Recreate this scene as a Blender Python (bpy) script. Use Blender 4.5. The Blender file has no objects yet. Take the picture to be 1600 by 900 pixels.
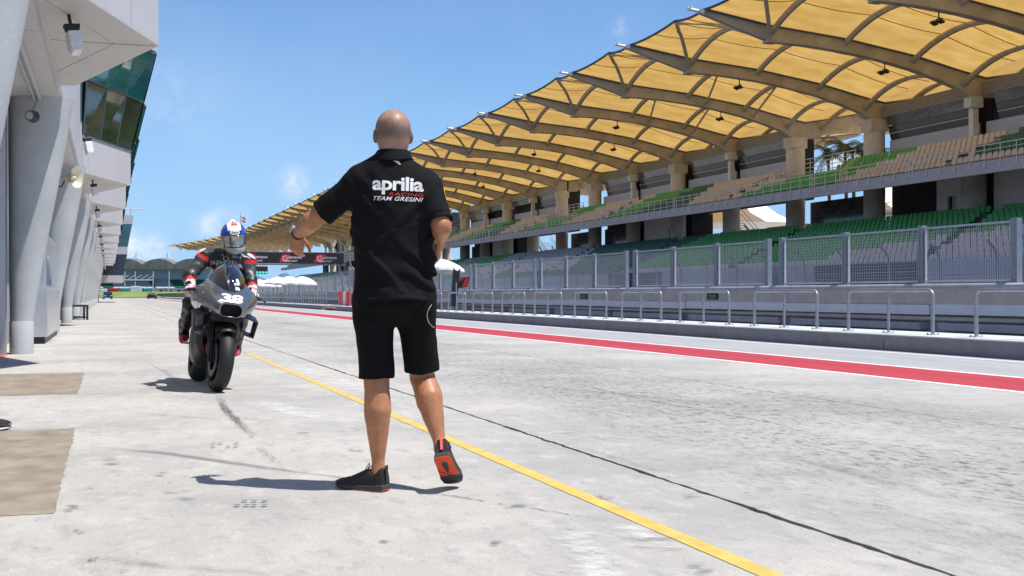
import bpy, bmesh, math, random
import numpy as np
from mathutils import Vector, Matrix, Euler
from mathutils.bvhtree import BVHTree
random.seed(7)
R = math.radians
scene = bpy.context.scene
COL = scene.collection

# ------------------------------------------------------------------ camera
CAM_H = 0.92
FPX = 1800.0                      # focal length in pixels of the 1600 px wide photograph
YAW = math.atan2(630.0, FPX)      # the camera looks to the right of the lane's direction (+Y)
CY, SY = math.cos(YAW), math.sin(YAW)
cam = bpy.data.cameras.new('camera')
cam_o = bpy.data.objects.new('camera', cam)
COL.objects.link(cam_o)
cam.sensor_width = 36.0
cam.lens = 36.0 * FPX / 1600.0
cam.clip_start = 0.1
cam.clip_end = 6000
cam_o.location = (0, 0, CAM_H)
cam_o.rotation_euler = (R(90) + math.atan(10.0 / FPX), 0, -YAW)
scene.camera = cam_o

# ------------------------------------------------------------------ light
SUN_DIR = Vector((0.40, -0.30, 1.13)).normalized()      # towards the sun
EXPOSURE = 0.16
sun = bpy.data.lights.new('sun', 'SUN')
sun.energy = 5.0
sun.angle = R(0.5)
sun.color = (1.0, 0.96, 0.89)
sun_o = bpy.data.objects.new('sun', sun)
COL.objects.link(sun_o)
sun_o.rotation_euler = SUN_DIR.to_track_quat('Z', 'Y').to_euler()
sun_o.location = (20, -15, 60)

world = bpy.data.worlds.new('World')
scene.world = world
world.use_nodes = True
wn = world.node_tree
wn.nodes.clear()


def math_n(tree, op, a, b=None, clamp=False):
    n = tree.nodes.new('ShaderNodeMath')
    n.operation = op
    n.use_clamp = clamp
    for i, x in enumerate((a, b)):
        if x is None:
            continue
        if isinstance(x, (int, float)):
            n.inputs[i].default_value = x
        else:
            tree.links.new(x, n.inputs[i])
    return n.outputs[0]


sky = wn.nodes.new('ShaderNodeTexSky')
sky.sky_type = 'NISHITA'
sky.sun_disc = False
sky.sun_elevation = math.asin(SUN_DIR.z)
sky.sun_rotation = math.atan2(SUN_DIR.x, SUN_DIR.y)
sky.altitude = 0
sky.air_density = 1.0
sky.dust_density = 0.0
sky.ozone_density = 2.5
geo = wn.nodes.new('ShaderNodeNewGeometry')


def pix_dir(x, y):
    """world direction of a pixel of the photograph (the camera's pitch is 10 px)"""
    xc, zc = (x - 800) / FPX, (460 - y) / FPX
    return Vector((xc * CY + SY, CY - xc * SY, zc)).normalized()


vneg = wn.nodes.new('ShaderNodeVectorMath')
vneg.operation = 'SCALE'
vneg.inputs['Scale'].default_value = -1.0
wn.links.new(geo.outputs['Incoming'], vneg.inputs[0])
dirv = vneg.outputs[0]
noi = wn.nodes.new('ShaderNodeTexNoise')
noi.inputs['Scale'].default_value = 26.0
noi.inputs['Detail'].default_value = 7.0
noi.inputs['Roughness'].default_value = 0.6
wn.links.new(dirv, noi.inputs['Vector'])
noi2 = wn.nodes.new('ShaderNodeTexNoise')
noi2.inputs['Scale'].default_value = 5.0
noi2.inputs['Detail'].default_value = 6.0
wn.links.new(dirv, noi2.inputs['Vector'])
cloud = None
for (cx, cy, rad, amp) in [(457, 284, 24, .95), (338, 346, 22, .75), (370, 352, 24, .6), (322, 356, 20, .6), (968, 42, 14, .55),
                           (1296, 246, 26, 1.0), (1322, 256, 30, 1.0), (212, 385, 22, .8), (240, 390, 26, .8),
                           (280, 160, 60, .22), (190, 395, 30, .4), (600, 390, 150, .2)]:
    d = pix_dir(cx, cy)
    dt = wn.nodes.new('ShaderNodeVectorMath')
    dt.operation = 'DISTANCE'
    wn.links.new(dirv, dt.inputs[0])
    dt.inputs[1].default_value = d
    q = math_n(wn, 'DIVIDE', dt.outputs['Value'], rad / FPX)
    q = math_n(wn, 'MULTIPLY', q, q)
    q = math_n(wn, 'MULTIPLY', q, -1.5)
    q = math_n(wn, 'EXPONENT', q)
    q = math_n(wn, 'MULTIPLY', q, amp)
    cloud = q if cloud is None else math_n(wn, 'ADD', cloud, q)
wob = math_n(wn, 'SUBTRACT', noi.outputs['Fac'], 0.36)
wob = math_n(wn, 'MULTIPLY', wob, 3.6)
cl = math_n(wn, 'MULTIPLY', cloud, wob, True)
# thin haze veils over the whole lower sky, on every side
veil = math_n(wn, 'SUBTRACT', noi2.outputs['Fac'], 0.42)
veil = math_n(wn, 'MULTIPLY', veil, 0.3, True)
cl = math_n(wn, 'ADD', cl, veil, True)
# pale blue moist air low over the whole horizon
sepw = wn.nodes.new('ShaderNodeSeparateXYZ')
wn.links.new(dirv, sepw.inputs[0])
hz = math_n(wn, 'SUBTRACT', 1.0, math_n(wn, 'MULTIPLY', sepw.outputs['Z'], 2.6), True)
hz = math_n(wn, 'MULTIPLY', math_n(wn, 'POWER', hz, 1.5), 0.92, True)
tint = wn.nodes.new('ShaderNodeMix')
tint.data_type = 'RGBA'
tint.blend_type = 'MULTIPLY'
tint.inputs['Factor'].default_value = 1.0
wn.links.new(sky.outputs[0], tint.inputs['A'])
tint.inputs['B'].default_value = (0.72, 0.95, 1.22, 1)
mixh = wn.nodes.new('ShaderNodeMix')
mixh.data_type = 'RGBA'
wn.links.new(hz, mixh.inputs['Factor'])
wn.links.new(tint.outputs['Result'], mixh.inputs['A'])
mixh.inputs['B'].default_value = (2.9, 5.2, 8.3, 1)
mixc = wn.nodes.new('ShaderNodeMix')
mixc.data_type = 'RGBA'
wn.links.new(cl, mixc.inputs['Factor'])
wn.links.new(mixh.outputs['Result'], mixc.inputs['A'])
mixc.inputs['B'].default_value = (8.3, 8.6, 9.0, 1)
bg = wn.nodes.new('ShaderNodeBackground')
bg.inputs['Strength'].default_value = 0.105
wn.links.new(mixc.outputs['Result'], bg.inputs['Color'])
wo = wn.nodes.new('ShaderNodeOutputWorld')
wn.links.new(bg.outputs[0], wo.inputs['Surface'])

vs = scene.view_settings
vs.view_transform = 'Standard'
vs.look = 'None'
vs.gamma = 1.0
vs.exposure = EXPOSURE
vs.use_curve_mapping = False
scene.cycles.use_denoising = True
scene.cycles.max_bounces = 7
scene.cycles.transparent_max_bounces = 16


def at(px, py, depth):
    """world point of a photograph pixel at a given depth in front of the camera"""
    xc = (px - 800) / FPX * depth
    return Vector((xc * CY + depth * SY, depth * CY - xc * SY, CAM_H + (460 - py) / FPX * depth))


# ------------------------------------------------------------------ materials
MATS = {}


def mat(name, col, rough=0.6, metal=0.0, var=0.12, vscale=3.0, bump=0.0, bscale=40.0, spec=0.5, coat=0.0, stretch=None, dirt=0.0, dirtcol=(0.05, 0.045, 0.04), alpha=None, sheen=0.0):
    if name in MATS:
        return MATS[name]
    m = bpy.data.materials.new(name)
    m.use_nodes = True
    t = m.node_tree
    b = t.nodes['Principled BSDF']
    b.inputs['Roughness'].default_value = rough
    b.inputs['Metallic'].default_value = metal
    b.inputs['Specular IOR Level'].default_value = spec
    b.inputs['Coat Weight'].default_value = coat
    if sheen:
        b.inputs['Sheen Weight'].default_value = sheen
    tc = t.nodes.new('ShaderNodeTexCoord')
    mp = t.nodes.new('ShaderNodeMapping')
    if stretch:
        mp.inputs['Scale'].default_value = stretch
    t.links.new(tc.outputs['Object'], mp.inputs['Vector'])
    n1 = t.nodes.new('ShaderNodeTexNoise')
    n1.inputs['Scale'].default_value = vscale
    n1.inputs['Detail'].default_value = 6
    n1.inputs['Roughness'].default_value = 0.62
    t.links.new(mp.outputs[0], n1.inputs['Vector'])
    rp = t.nodes.new('ShaderNodeValToRGB')
    c = np.array(col)
    lo = tuple(np.clip(c * (1 - var), 0, 1)) + (1,)
    hi = tuple(np.clip(c * (1 + var), 0, 1)) + (1,)
    rp.color_ramp.elements[0].position = 0.32
    rp.color_ramp.elements[1].position = 0.68
    rp.color_ramp.elements[0].color = lo
    rp.color_ramp.elements[1].color = hi
    t.links.new(n1.outputs['Fac'], rp.inputs[0])
    out = rp.outputs[0]
    if dirt:
        n2 = t.nodes.new('ShaderNodeTexNoise')
        n2.inputs['Scale'].default_value = vscale * 0.6
        n2.inputs['Detail'].default_value = 9
        n2.inputs['Roughness'].default_value = 0.7
        t.links.new(mp.outputs[0], n2.inputs['Vector'])
        f = math_n(t, 'MULTIPLY', math_n(t, 'SUBTRACT', n2.outputs['Fac'], 0.5), 5 * dirt, True)
        mx = t.nodes.new('ShaderNodeMix')
        mx.data_type = 'RGBA'
        t.links.new(f, mx.inputs['Factor'])
        t.links.new(out, mx.inputs['A'])
        mx.inputs['B'].default_value = tuple(dirtcol) + (1,)
        out = mx.outputs['Result']
    t.links.new(out, b.inputs['Base Color'])
    if bump:
        n3 = t.nodes.new('ShaderNodeTexNoise')
        n3.inputs['Scale'].default_value = bscale
        n3.inputs['Detail'].default_value = 5
        t.links.new(mp.outputs[0], n3.inputs['Vector'])
        bp = t.nodes.new('ShaderNodeBump')
        bp.inputs['Strength'].default_value = bump
        bp.inputs['Distance'].default_value = 0.02
        t.links.new(n3.outputs['Fac'], bp.inputs['Height'])
        t.links.new(bp.outputs[0], b.inputs['Normal'])
    MATS[name] = m
    return m


def glass_mat(name, col, rough=0.05):
    """tinted, mirror-like facade glass"""
    m = mat(name, col, rough, 0.0, var=0.25, vscale=0.6, spec=1.0, coat=0.5)
    return m


M = {}
M['col_paint'] = mat('painted_concrete', (0.45, 0.47, 0.48), 0.6, var=0.08, vscale=2.0, bump=0.15, bscale=30, dirt=0.14, dirtcol=(0.3, 0.31, 0.32))
M['soffit'] = mat('soffit_panel', (0.55, 0.535, 0.515), 0.6, var=0.05, vscale=1.2, dirt=0.08, dirtcol=(0.4, 0.38, 0.36))
M['lilac'] = mat('grey_cladding', (0.50, 0.50, 0.53), 0.42, 0.0, var=0.05, vscale=0.7, dirt=0.05, dirtcol=(0.3, 0.3, 0.34))
M['seam'] = mat('seam_rubber', (0.10, 0.10, 0.10), 0.7)
M['silver'] = mat('silver_panel', (0.62, 0.64, 0.67), 0.3, 0.7, var=0.06, vscale=1.5, dirt=0.06)
M['black'] = mat('black_plastic', (0.018, 0.018, 0.02), 0.45, var=0.3, vscale=6)
M['white'] = mat('white_paint', (0.80, 0.80, 0.79), 0.5, var=0.04, vscale=4, dirt=0.06, dirtcol=(0.45, 0.43, 0.4))
M['cream'] = mat('cream_plastic', (0.74, 0.68, 0.52), 0.5, var=0.06, dirt=0.15, dirtcol=(0.4, 0.35, 0.25))
M['steel'] = mat('galvanised_steel', (0.29, 0.32, 0.365), 0.45, 0.55, var=0.14, vscale=8, dirt=0.12, dirtcol=(0.22, 0.22, 0.22))
M['steel_matte'] = mat('dull_zinc', (0.50, 0.52, 0.55), 0.6, 0.2, var=0.1, vscale=8)
M['rail_white'] = mat('pale_rail_paint', (0.62, 0.63, 0.62), 0.5, var=0.1)
M['conc_shade'] = mat('kerb_shaded', (0.20, 0.205, 0.23), 0.8, var=0.14, vscale=2.5, bump=0.25, bscale=40, dirt=0.12, dirtcol=(0.12, 0.12, 0.13))  # kerb body: the shade on its front is put into this darker colour
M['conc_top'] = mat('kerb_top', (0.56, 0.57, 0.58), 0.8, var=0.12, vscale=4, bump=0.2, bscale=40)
M['beige_wall'] = mat('beige_wall', (0.60, 0.53, 0.47), 0.8, var=0.1, vscale=2, bump=0.2, dirt=0.14, dirtcol=(0.2, 0.17, 0.15))
M['wall_white'] = mat('white_wall_band', (0.84, 0.85, 0.88), 0.7, var=0.06, vscale=2, dirt=0.06, dirtcol=(0.4, 0.4, 0.42))
M['coping'] = mat('wall_coping', (0.50, 0.49, 0.50), 0.75, var=0.12, vscale=3, dirt=0.16, dirtcol=(0.25, 0.24, 0.24))
M['asphalt'] = mat('asphalt', (0.12, 0.12, 0.125), 0.85, var=0.15, vscale=5, bump=0.3, bscale=120)
M['beam'] = mat('beam_concrete', (0.45, 0.41, 0.365), 0.8, var=0.2, vscale=0.8, bump=0.1, bscale=8, dirt=0.3, dirtcol=(0.21, 0.175, 0.145))
M['beam_tip'] = mat('painted_steel_beam', (0.36, 0.36, 0.38), 0.55, var=0.08, vscale=1.5, dirt=0.15, dirtcol=(0.2, 0.19, 0.18))
M['rib'] = mat('rib_steel', (0.42, 0.385, 0.34), 0.6, var=0.14, vscale=2, dirt=0.2, dirtcol=(0.16, 0.12, 0.09))
M['stand_conc'] = mat('stand_concrete', (0.60, 0.56, 0.50), 0.8, var=0.14, vscale=0.9, bump=0.1, bscale=10, dirt=0.25, dirtcol=(0.24, 0.21, 0.17))
M['fascia'] = mat('deck_fascia', (0.43, 0.43, 0.48), 0.7, var=0.1, vscale=0.8, dirt=0.12, dirtcol=(0.12, 0.12, 0.14))
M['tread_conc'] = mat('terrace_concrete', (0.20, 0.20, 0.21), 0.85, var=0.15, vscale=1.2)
M['suite_grey'] = mat('suite_cladding', (0.42, 0.44, 0.54), 0.5, var=0.05, vscale=0.4)
M['louvre'] = mat('louvre_grille', (0.36, 0.32, 0.29), 0.7, var=0.08)
M['suite_glass'] = glass_mat('suite_glass', (0.012, 0.014, 0.02), 0.06)
M['suite_glass_pale'] = mat('pale_blind_glass', (0.075, 0.08, 0.095), 0.12, var=0.5, vscale=0.9, spec=0.9, stretch=(1, 1, 3))
M['dark'] = mat('dark_interior', (0.03, 0.031, 0.035), 0.8)
M['navy'] = mat('navy_panel', (0.055, 0.07, 0.115), 0.6)
M['seat_beige'] = mat('seat_beige', (0.58, 0.49, 0.405), 0.5, var=0.1, vscale=2)
M['seat_green'] = mat('seat_green', (0.075, 0.36, 0.07), 0.45, var=0.12, vscale=2)
M['seat_dark'] = mat('seat_dark_green', (0.02, 0.115, 0.065), 0.45, var=0.12, vscale=2)
M['seat_grey'] = mat('seat_grey', (0.52, 0.49, 0.52), 0.5, var=0.1, vscale=2)
M['yellow'] = mat('yellow_line_paint', (0.62, 0.43, 0.10), 0.75, var=0.18, vscale=9, dirt=0.34, dirtcol=(0.5, 0.46, 0.36))
M['red_paint'] = mat('red_lane_paint', (0.44, 0.036, 0.052), 0.7, var=0.09, vscale=1.5, dirt=0.2, dirtcol=(0.30, 0.08, 0.085), stretch=(4, .35, 1))
M['line_white'] = mat('white_line_paint', (0.80, 0.80, 0.80), 0.7, var=0.05, vscale=5, dirt=0.1, dirtcol=(0.6, 0.6, 0.6))
M['lane2'] = mat('outer_lane_concrete', (0.37, 0.37, 0.375), 0.85, var=0.10, vscale=1.2, bump=0.3, bscale=60, stretch=(2.5, 0.4, 1), dirt=0.1, dirtcol=(0.2, 0.2, 0.2))
M['joint'] = mat('joint_filler', (0.035, 0.033, 0.032), 0.9)
M['brown_patch'] = mat('brown_concrete_patch', (0.275, 0.228, 0.175), 0.85, var=0.25, vscale=4.5, bump=0.2, bscale=60, dirt=0.3, dirtcol=(0.215, 0.175, 0.14), stretch=(1, .8, 1))
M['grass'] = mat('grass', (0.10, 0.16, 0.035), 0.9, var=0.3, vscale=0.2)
M['red_plastic'] = mat('red_plastic', (0.6, 0.03, 0.025), 0.4)
M['orange'] = mat('orange_floor_paint', (0.72, 0.17, 0.06), 0.6, var=0.1)
M['umbrella'] = mat('umbrella_cloth', (0.85, 0.85, 0.86), 0.8, var=0.02)
M['blue'] = mat('blue_tarpaulin', (0.10, 0.17, 0.36), 0.6)


def concrete_floor():
    m = bpy.data.materials.new('pit_lane_concrete')
    m.use_nodes = True
    t = m.node_tree
    b = t.nodes['Principled BSDF']
    b.inputs['Roughness'].default_value = 0.85
    b.inputs['Specular IOR Level'].default_value = 0.25
    tc = t.nodes.new('ShaderNodeTexCoord')

    def noise(scale, detail=6, rough=0.6, stretch=(1, 1, 1)):
        mp = t.nodes.new('ShaderNodeMapping')
        mp.inputs['Scale'].default_value = stretch
        t.links.new(tc.outputs['Object'], mp.inputs['Vector'])
        n = t.nodes.new('ShaderNodeTexNoise')
        n.inputs['Scale'].default_value = scale
        n.inputs['Detail'].default_value = detail
        n.inputs['Roughness'].default_value = rough
        t.links.new(mp.outputs[0], n.inputs['Vector'])
        return n.outputs['Fac']

    def mix(a, bcol, f):
        mx = t.nodes.new('ShaderNodeMix')
        mx.data_type = 'RGBA'
        t.links.new(f, mx.inputs['Factor'])
        if isinstance(a, tuple):
            mx.inputs['A'].default_value = a
        else:
            t.links.new(a, mx.inputs['A'])
        mx.inputs['B'].default_value = bcol
        return mx.outputs['Result']

    def band(src, lo, gain):
        return math_n(t, 'MULTIPLY', math_n(t, 'SUBTRACT', src, lo), gain, True)

    big = noise(0.55, 7, 0.6)
    c = mix((0.50, 0.475, 0.435, 1), (0.385, 0.372, 0.35, 1), band(big, 0.40, 5))
    mid = noise(4.5, 9, 0.68, (1.2, 0.7, 1))
    c = mix(c, (0.555, 0.53, 0.495, 1), band(mid, 0.52, 5))
    st = noise(7.0, 10, 0.74, (1.2, 0.55, 1))
    c = mix(c, (0.31, 0.31, 0.315, 1), math_n(t, 'MULTIPLY', band(st, 0.52, 9), 0.6))
    # worn, scraped strip in the middle of the lane: rougher speckle
    sep = t.nodes.new('ShaderNodeSeparateXYZ')
    t.links.new(tc.outputs['Object'], sep.inputs[0])
    dx = math_n(t, 'ABSOLUTE', math_n(t, 'SUBTRACT', sep.outputs['X'], 4.8))
    strip = math_n(t, 'SUBTRACT', 1.5, math_n(t, 'DIVIDE', dx, 1.6), True)
    rough_mask = math_n(t, 'MULTIPLY', band(noise(0.8, 4, 0.6, (1, .5, 1)), 0.30, 5), strip, True)
    sc_ = noise(15, 8, 0.80, (1.2, 0.5, 1))
    sp = band(sc_, 0.500, 9)
    c = mix(c, (0.12, 0.12, 0.13, 1), math_n(t, 'MULTIPLY', sp, math_n(t, 'MULTIPLY', rough_mask, 0.9)))
    sp2 = band(noise(26, 8, 0.8, (1.2, .6, 1)), 0.55, 9)
    c = mix(c, (0.60, 0.59, 0.57, 1), math_n(t, 'MULTIPLY', sp2, 0.55))
    # small dark scuffs
    sc = noise(9, 6, 0.72, (1.0, 0.6, 1))
    c = mix(c, (0.17, 0.165, 0.165, 1), math_n(t, 'MULTIPLY', band(sc, 0.64, 16), 0.85))
    gr = noise(75, 4, 0.75)
    c = mix(c, (0.28, 0.275, 0.27, 1), math_n(t, 'MULTIPLY', band(gr, 0.51, 7), 0.45))
    t.links.new(c, b.inputs['Base Color'])
    hn = math_n(t, 'ADD', noise(70, 6, 0.7), math_n(t, 'MULTIPLY', sc_, math_n(t, 'ADD', math_n(t, 'MULTIPLY', rough_mask, 4.0), 0.5)))
    bp = t.nodes.new('ShaderNodeBump')
    bp.inputs['Strength'].default_value = 0.6
    bp.inputs['Distance'].default_value = 0.012
    t.links.new(hn, bp.inputs['Height'])
    t.links.new(bp.outputs[0], b.inputs['Normal'])
    return m


M['lane'] = concrete_floor()


def smudge_mat(name, col, scale, cut, stretch, strength=0.85, streak=False):
    """rubber or dirt film: patchy, see-through between the patches"""
    m = bpy.data.materials.new(name)
    m.use_nodes = True
    t = m.node_tree
    b = t.nodes['Principled BSDF']
    b.inputs['Base Color'].default_value = tuple(col) + (1,)
    b.inputs['Roughness'].default_value = 0.8
    b.inputs['Specular IOR Level'].default_value = 0.2
    tc = t.nodes.new('ShaderNodeTexCoord')
    mp = t.nodes.new('ShaderNodeMapping')
    mp.inputs['Scale'].default_value = stretch
    if streak:
        um = t.nodes.new('ShaderNodeUVMap')
        um.uv_map = 'metric'
        t.links.new(um.outputs[0], mp.inputs['Vector'])
    else:
        t.links.new(tc.outputs['Object'], mp.inputs['Vector'])
    n = t.nodes.new('ShaderNodeTexNoise')
    n.inputs['Scale'].default_value = scale
    n.inputs['Detail'].default_value = 9
    n.inputs['Roughness'].default_value = 0.75
    t.links.new(mp.outputs[0], n.inputs['Vector'])
    # soft edge across the sheet from its uv
    uv = t.nodes.new('ShaderNodeSeparateXYZ')
    t.links.new(tc.outputs['UV'], uv.inputs[0])

    def edge(o):
        d = math_n(t, 'ABSOLUTE', math_n(t, 'SUBTRACT', o, 0.5))
        return math_n(t, 'SUBTRACT', 1.0, math_n(t, 'POWER', math_n(t, 'MULTIPLY', d, 2.0), 2.5), True)
    e = math_n(t, 'MULTIPLY', edge(uv.outputs[0]), edge(uv.outputs[1]))
    f = math_n(t, 'SUBTRACT', math_n(t, 'ADD', n.outputs['Fac'], math_n(t, 'MULTIPLY', e, 0.22)), cut)
    f = math_n(t, 'MULTIPLY', f, 5.0, True)
    f = math_n(t, 'MULTIPLY', math_n(t, 'MULTIPLY', f, e), strength, True)
    t.links.new(f, b.inputs['Alpha'])
    return m


M['rubber'] = smudge_mat('rubber_film', (0.05, 0.05, 0.052), 1.0, 0.60, (4, 9, 1), 0.7, True)
M['rubber_soft'] = smudge_mat('faint_rubber_film', (0.08, 0.08, 0.08), 1.0, 0.66, (7, 8, 1), 0.5, True)
M['rubber_scuff'] = smudge_mat('scuffed_rubber', (0.05, 0.05, 0.052), 1.0, 0.60, (9, 6, 1), 0.8, True)
M['rubber_print'] = mat('rubber_print', (0.13, 0.13, 0.13), 0.8, var=0.4, vscale=60)
M['chalk'] = smudge_mat('pale_dust_film', (0.80, 0.79, 0.76), 5, 0.62, (1, 1, 1), 0.55)


def membrane_mat():
    m = bpy.data.materials.new('roof_membrane')
    m.use_nodes = True
    t = m.node_tree
    t.nodes.clear()
    o = t.nodes.new('ShaderNodeOutputMaterial')
    tc = t.nodes.new('ShaderNodeTexCoord')
    n = t.nodes.new('ShaderNodeTexNoise')
    n.inputs['Scale'].default_value = 0.9
    n.inputs['Detail'].default_value = 8
    mp = t.nodes.new('ShaderNodeMapping')
    mp.inputs['Scale'].default_value = (0.5, 1.5, 1)
    t.links.new(tc.outputs['Object'], mp.inputs[0])
    t.links.new(mp.outputs[0], n.inputs['Vector'])
    rp = t.nodes.new('ShaderNodeValToRGB')
    rp.color_ramp.elements[0].position = 0.3
    rp.color_ramp.elements[1].position = 0.7
    rp.color_ramp.elements[0].color = (0.60, 0.345, 0.085, 1)
    rp.color_ramp.elements[1].color = (0.75, 0.48, 0.15, 1)
    t.links.new(n.outputs['Fac'], rp.inputs[0])
    d = t.nodes.new('ShaderNodeBsdfDiffuse')
    tr = t.nodes.new('ShaderNodeBsdfTranslucent')
    t.links.new(rp.outputs[0], d.inputs['Color'])
    t.links.new(rp.outputs[0], tr.inputs['Color'])
    mx = t.nodes.new('ShaderNodeMixShader')
    mx.inputs[0].default_value = 0.54
    t.links.new(d.outputs[0], mx.inputs[1])
    t.links.new(tr.outputs[0], mx.inputs[2])
    t.links.new(mx.outputs[0], o.inputs['Surface'])
    return m


M['membrane'] = membrane_mat()


# ------------------------------------------------------------------ mesh helpers
class MB:
    def __init__(s):
        s.v, s.f, s.m = [], [], []

    def add(s, vs_, fs, mi=0):
        o = len(s.v)
        s.v += [tuple(p) for p in vs_]
        for f in fs:
            s.f.append(tuple(i + o for i in f))
            s.m.append(mi)
        return s

    def box(s, lo, hi, mi=0, mtx=None):
        (x0, y0, z0), (x1, y1, z1) = lo, hi
        p = [(x0, y0, z0), (x1, y0, z0), (x1, y1, z0), (x0, y1, z0), (x0, y0, z1), (x1, y0, z1), (x1, y1, z1), (x0, y1, z1)]
        if mtx is not None:
            p = [mtx @ Vector(q) for q in p]
        return s.add(p, [(0, 3, 2, 1), (4, 5, 6, 7), (0, 1, 5, 4), (1, 2, 6, 5), (2, 3, 7, 6), (3, 0, 4, 7)], mi)

    def cbox(s, c, d, mi=0, mtx=None):
        return s.box([c[i] - d[i] / 2 for i in range(3)], [c[i] + d[i] / 2 for i in range(3)], mi, mtx)

    def tube(s, pts, r, n=8, mi=0, caps=True, sq=None):
        pts = [Vector(p) for p in pts]
        k = len(pts)
        rs = r if isinstance(r, (list, tuple)) else [r] * k
        rings = []
        up0 = None
        for i in range(k):
            d = (pts[min(i + 1, k - 1)] - pts[max(i - 1, 0)])
            d.normalize()
            if up0 is None:
                a = Vector((0, 0, 1)) if abs(d.z) < .9 else Vector((1, 0, 0))
                up0 = (a - d * a.dot(d)).normalized()
            else:
                up0 = (up0 - d * up0.dot(d)).normalized()
            w = d.cross(up0)
            ring = []
            for j in range(n):
                an = 2 * math.pi * (j + .5) / n
                ring.append(pts[i] + (up0 * math.cos(an) + w * math.sin(an)) * rs[i])
            rings.append(ring)
        vs_ = [p for ring in rings for p in ring]
        fs = []
        for i in range(k - 1):
            for j in range(n):
                a, b_ = i * n + j, i * n + (j + 1) % n
                fs.append((a, b_, b_ + n, a + n))
        if caps:
            fs.append(tuple(range(n - 1, -1, -1)))
            fs.append(tuple((k - 1) * n + j for j in range(n)))
        return s.add(vs_, fs, mi)

    def lathe(s, prof, n=24, mi=0, mtx=None, closed=False):
        """prof: (r, h) pairs, turned about the local z axis"""
        vs_ = []
        for (r_, h) in prof:
            for j in range(n):
                a = 2 * math.pi * j / n
                p = Vector((r_ * math.cos(a), r_ * math.sin(a), h))
                vs_.append(mtx @ p if mtx is not None else p)
        k = len(prof)
        fs = []
        for i in range(k if closed else k - 1):
            for j in range(n):
                a, b_ = i * n + j, i * n + (j + 1) % n
                i2 = (i + 1) % k
                c, d = i2 * n + (j + 1) % n, i2 * n + j
                fs.append((a, b_, c, d))
        return s.add(vs_, fs, mi)

    def loft(s, rings, mi=0, caps=True, closed=True):
        n = len(rings[0])
        vs_ = [p for r_ in rings for p in r_]
        fs = []
        for i in range(len(rings) - 1):
            for j in range(n if closed else n - 1):
                a, b_ = i * n + j, i * n + (j + 1) % n
                fs.append((a, b_, b_ + n, a + n))
        if caps and closed:
            fs.append(tuple(range(n - 1, -1, -1)))
            fs.append(tuple((len(rings) - 1) * n + j for j in range(n)))
        return s.add(vs_, fs, mi)

    def prism(s, poly, fn, t0, t1, mi=0):
        """poly: 2-D outline; fn(a, b, t) -> 3-D"""
        n = len(poly)
        vs_ = [fn(a, b_, t0) for a, b_ in poly] + [fn(a, b_, t1) for a, b_ in poly]
        fs = [tuple(range(n)), tuple(range(2 * n - 1, n - 1, -1))]
        for i in range(n):
            j = (i + 1) % n
            fs.append((i, i + n, j + n, j))
        return s.add(vs_, fs, mi)

    def mesh(s, name, mats, smooth=None):
        me = bpy.data.meshes.new(name)
        me.from_pydata(s.v, [], s.f)
        if not isinstance(mats, (list, tuple)):
            mats = [mats]
        for m_ in mats:
            me.materials.append(M[m_] if isinstance(m_, str) else m_)
        me.polygons.foreach_set('material_index', s.m)
        bm = bmesh.new()
        bm.from_mesh(me)
        bmesh.ops.recalc_face_normals(bm, faces=bm.faces)
        bm.to_mesh(me)
        bm.free()
        if smooth is not None:
            me.polygons.foreach_set('use_smooth', [True] * len(me.polygons))
            me.set_sharp_from_angle(angle=R(smooth))
        me.update()
        return me

    def build(s, name, mats, parent=None, smooth=None, **kw):
        return link(name, s.mesh(name, mats, smooth), parent, **kw)


def link(name, me, parent=None, loc=None, rot=None, **kw):
    o = bpy.data.objects.new(name, me)
    COL.objects.link(o)
    if parent is not None:
        o.parent = parent
    if loc is not None:
        o.location = loc
    if rot is not None:
        o.rotation_euler = rot
    for k, v in kw.items():
        o[k] = v
    return o


def thing(name, label, cat, loc=(0, 0, 0), rz=0.0, group=None):
    o = link(name, None, None, loc, (0, 0, rz), label=label, category=cat)
    if group:
        o['group'] = group
    return o


def copy_tree(o, parent=None, **kw):
    c = o.copy()
    COL.objects.link(c)
    c.parent = parent
    for k, v in kw.items():
        c[k] = v
    for ch in list(o.children):
        copy_tree(ch, c)
    return c


def bevel(o, w, seg=2):
    md = o.modifiers.new('bevel', 'BEVEL')
    md.width = w
    md.segments = seg
    md.limit_method = 'ANGLE'
    return o


def text_mesh(body, bold=0.0, shear=0.0, spacing=1.0, cuts=0):
    """flat lettering as a triangle mesh, size 1; returns (verts Nx2, faces)"""
    cu = bpy.data.curves.new('lettering', 'FONT')
    cu.body = body
    cu.offset = bold
    cu.shear = shear
    cu.space_character = spacing
    cu.resolution_u = 3
    ob = bpy.data.objects.new('lettering', cu)
    COL.objects.link(ob)
    bpy.context.view_layer.update()
    dg = bpy.context.evaluated_depsgraph_get()
    me = bpy.data.meshes.new_from_object(ob.evaluated_get(dg))
    bpy.data.objects.remove(ob)
    bm = bmesh.new()
    bm.from_mesh(me)
    bmesh.ops.triangulate(bm, faces=bm.faces)
    if cuts:
        bmesh.ops.subdivide_edges(bm, edges=bm.edges, cuts=cuts, use_grid_fill=True)
        bmesh.ops.triangulate(bm, faces=bm.faces)
    vs_ = np.array([(v.co.x, v.co.y) for v in bm.verts])
    bm.verts.index_update()
    fs = [tuple(v.index for v in f.verts) for f in bm.faces]
    bm.free()
    bpy.data.meshes.remove(me)
    return vs_, fs


def fit_text(body, x0, x1, y0, y1, **kw):
    v, f = text_mesh(body, **kw)
    lo, hi = v.min(0), v.max(0)
    v = (v - lo) / (hi - lo)
    v[:, 0] = x0 + v[:, 0] * (x1 - x0)
    v[:, 1] = y0 + v[:, 1] * (y1 - y0)
    return v, f

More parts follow.
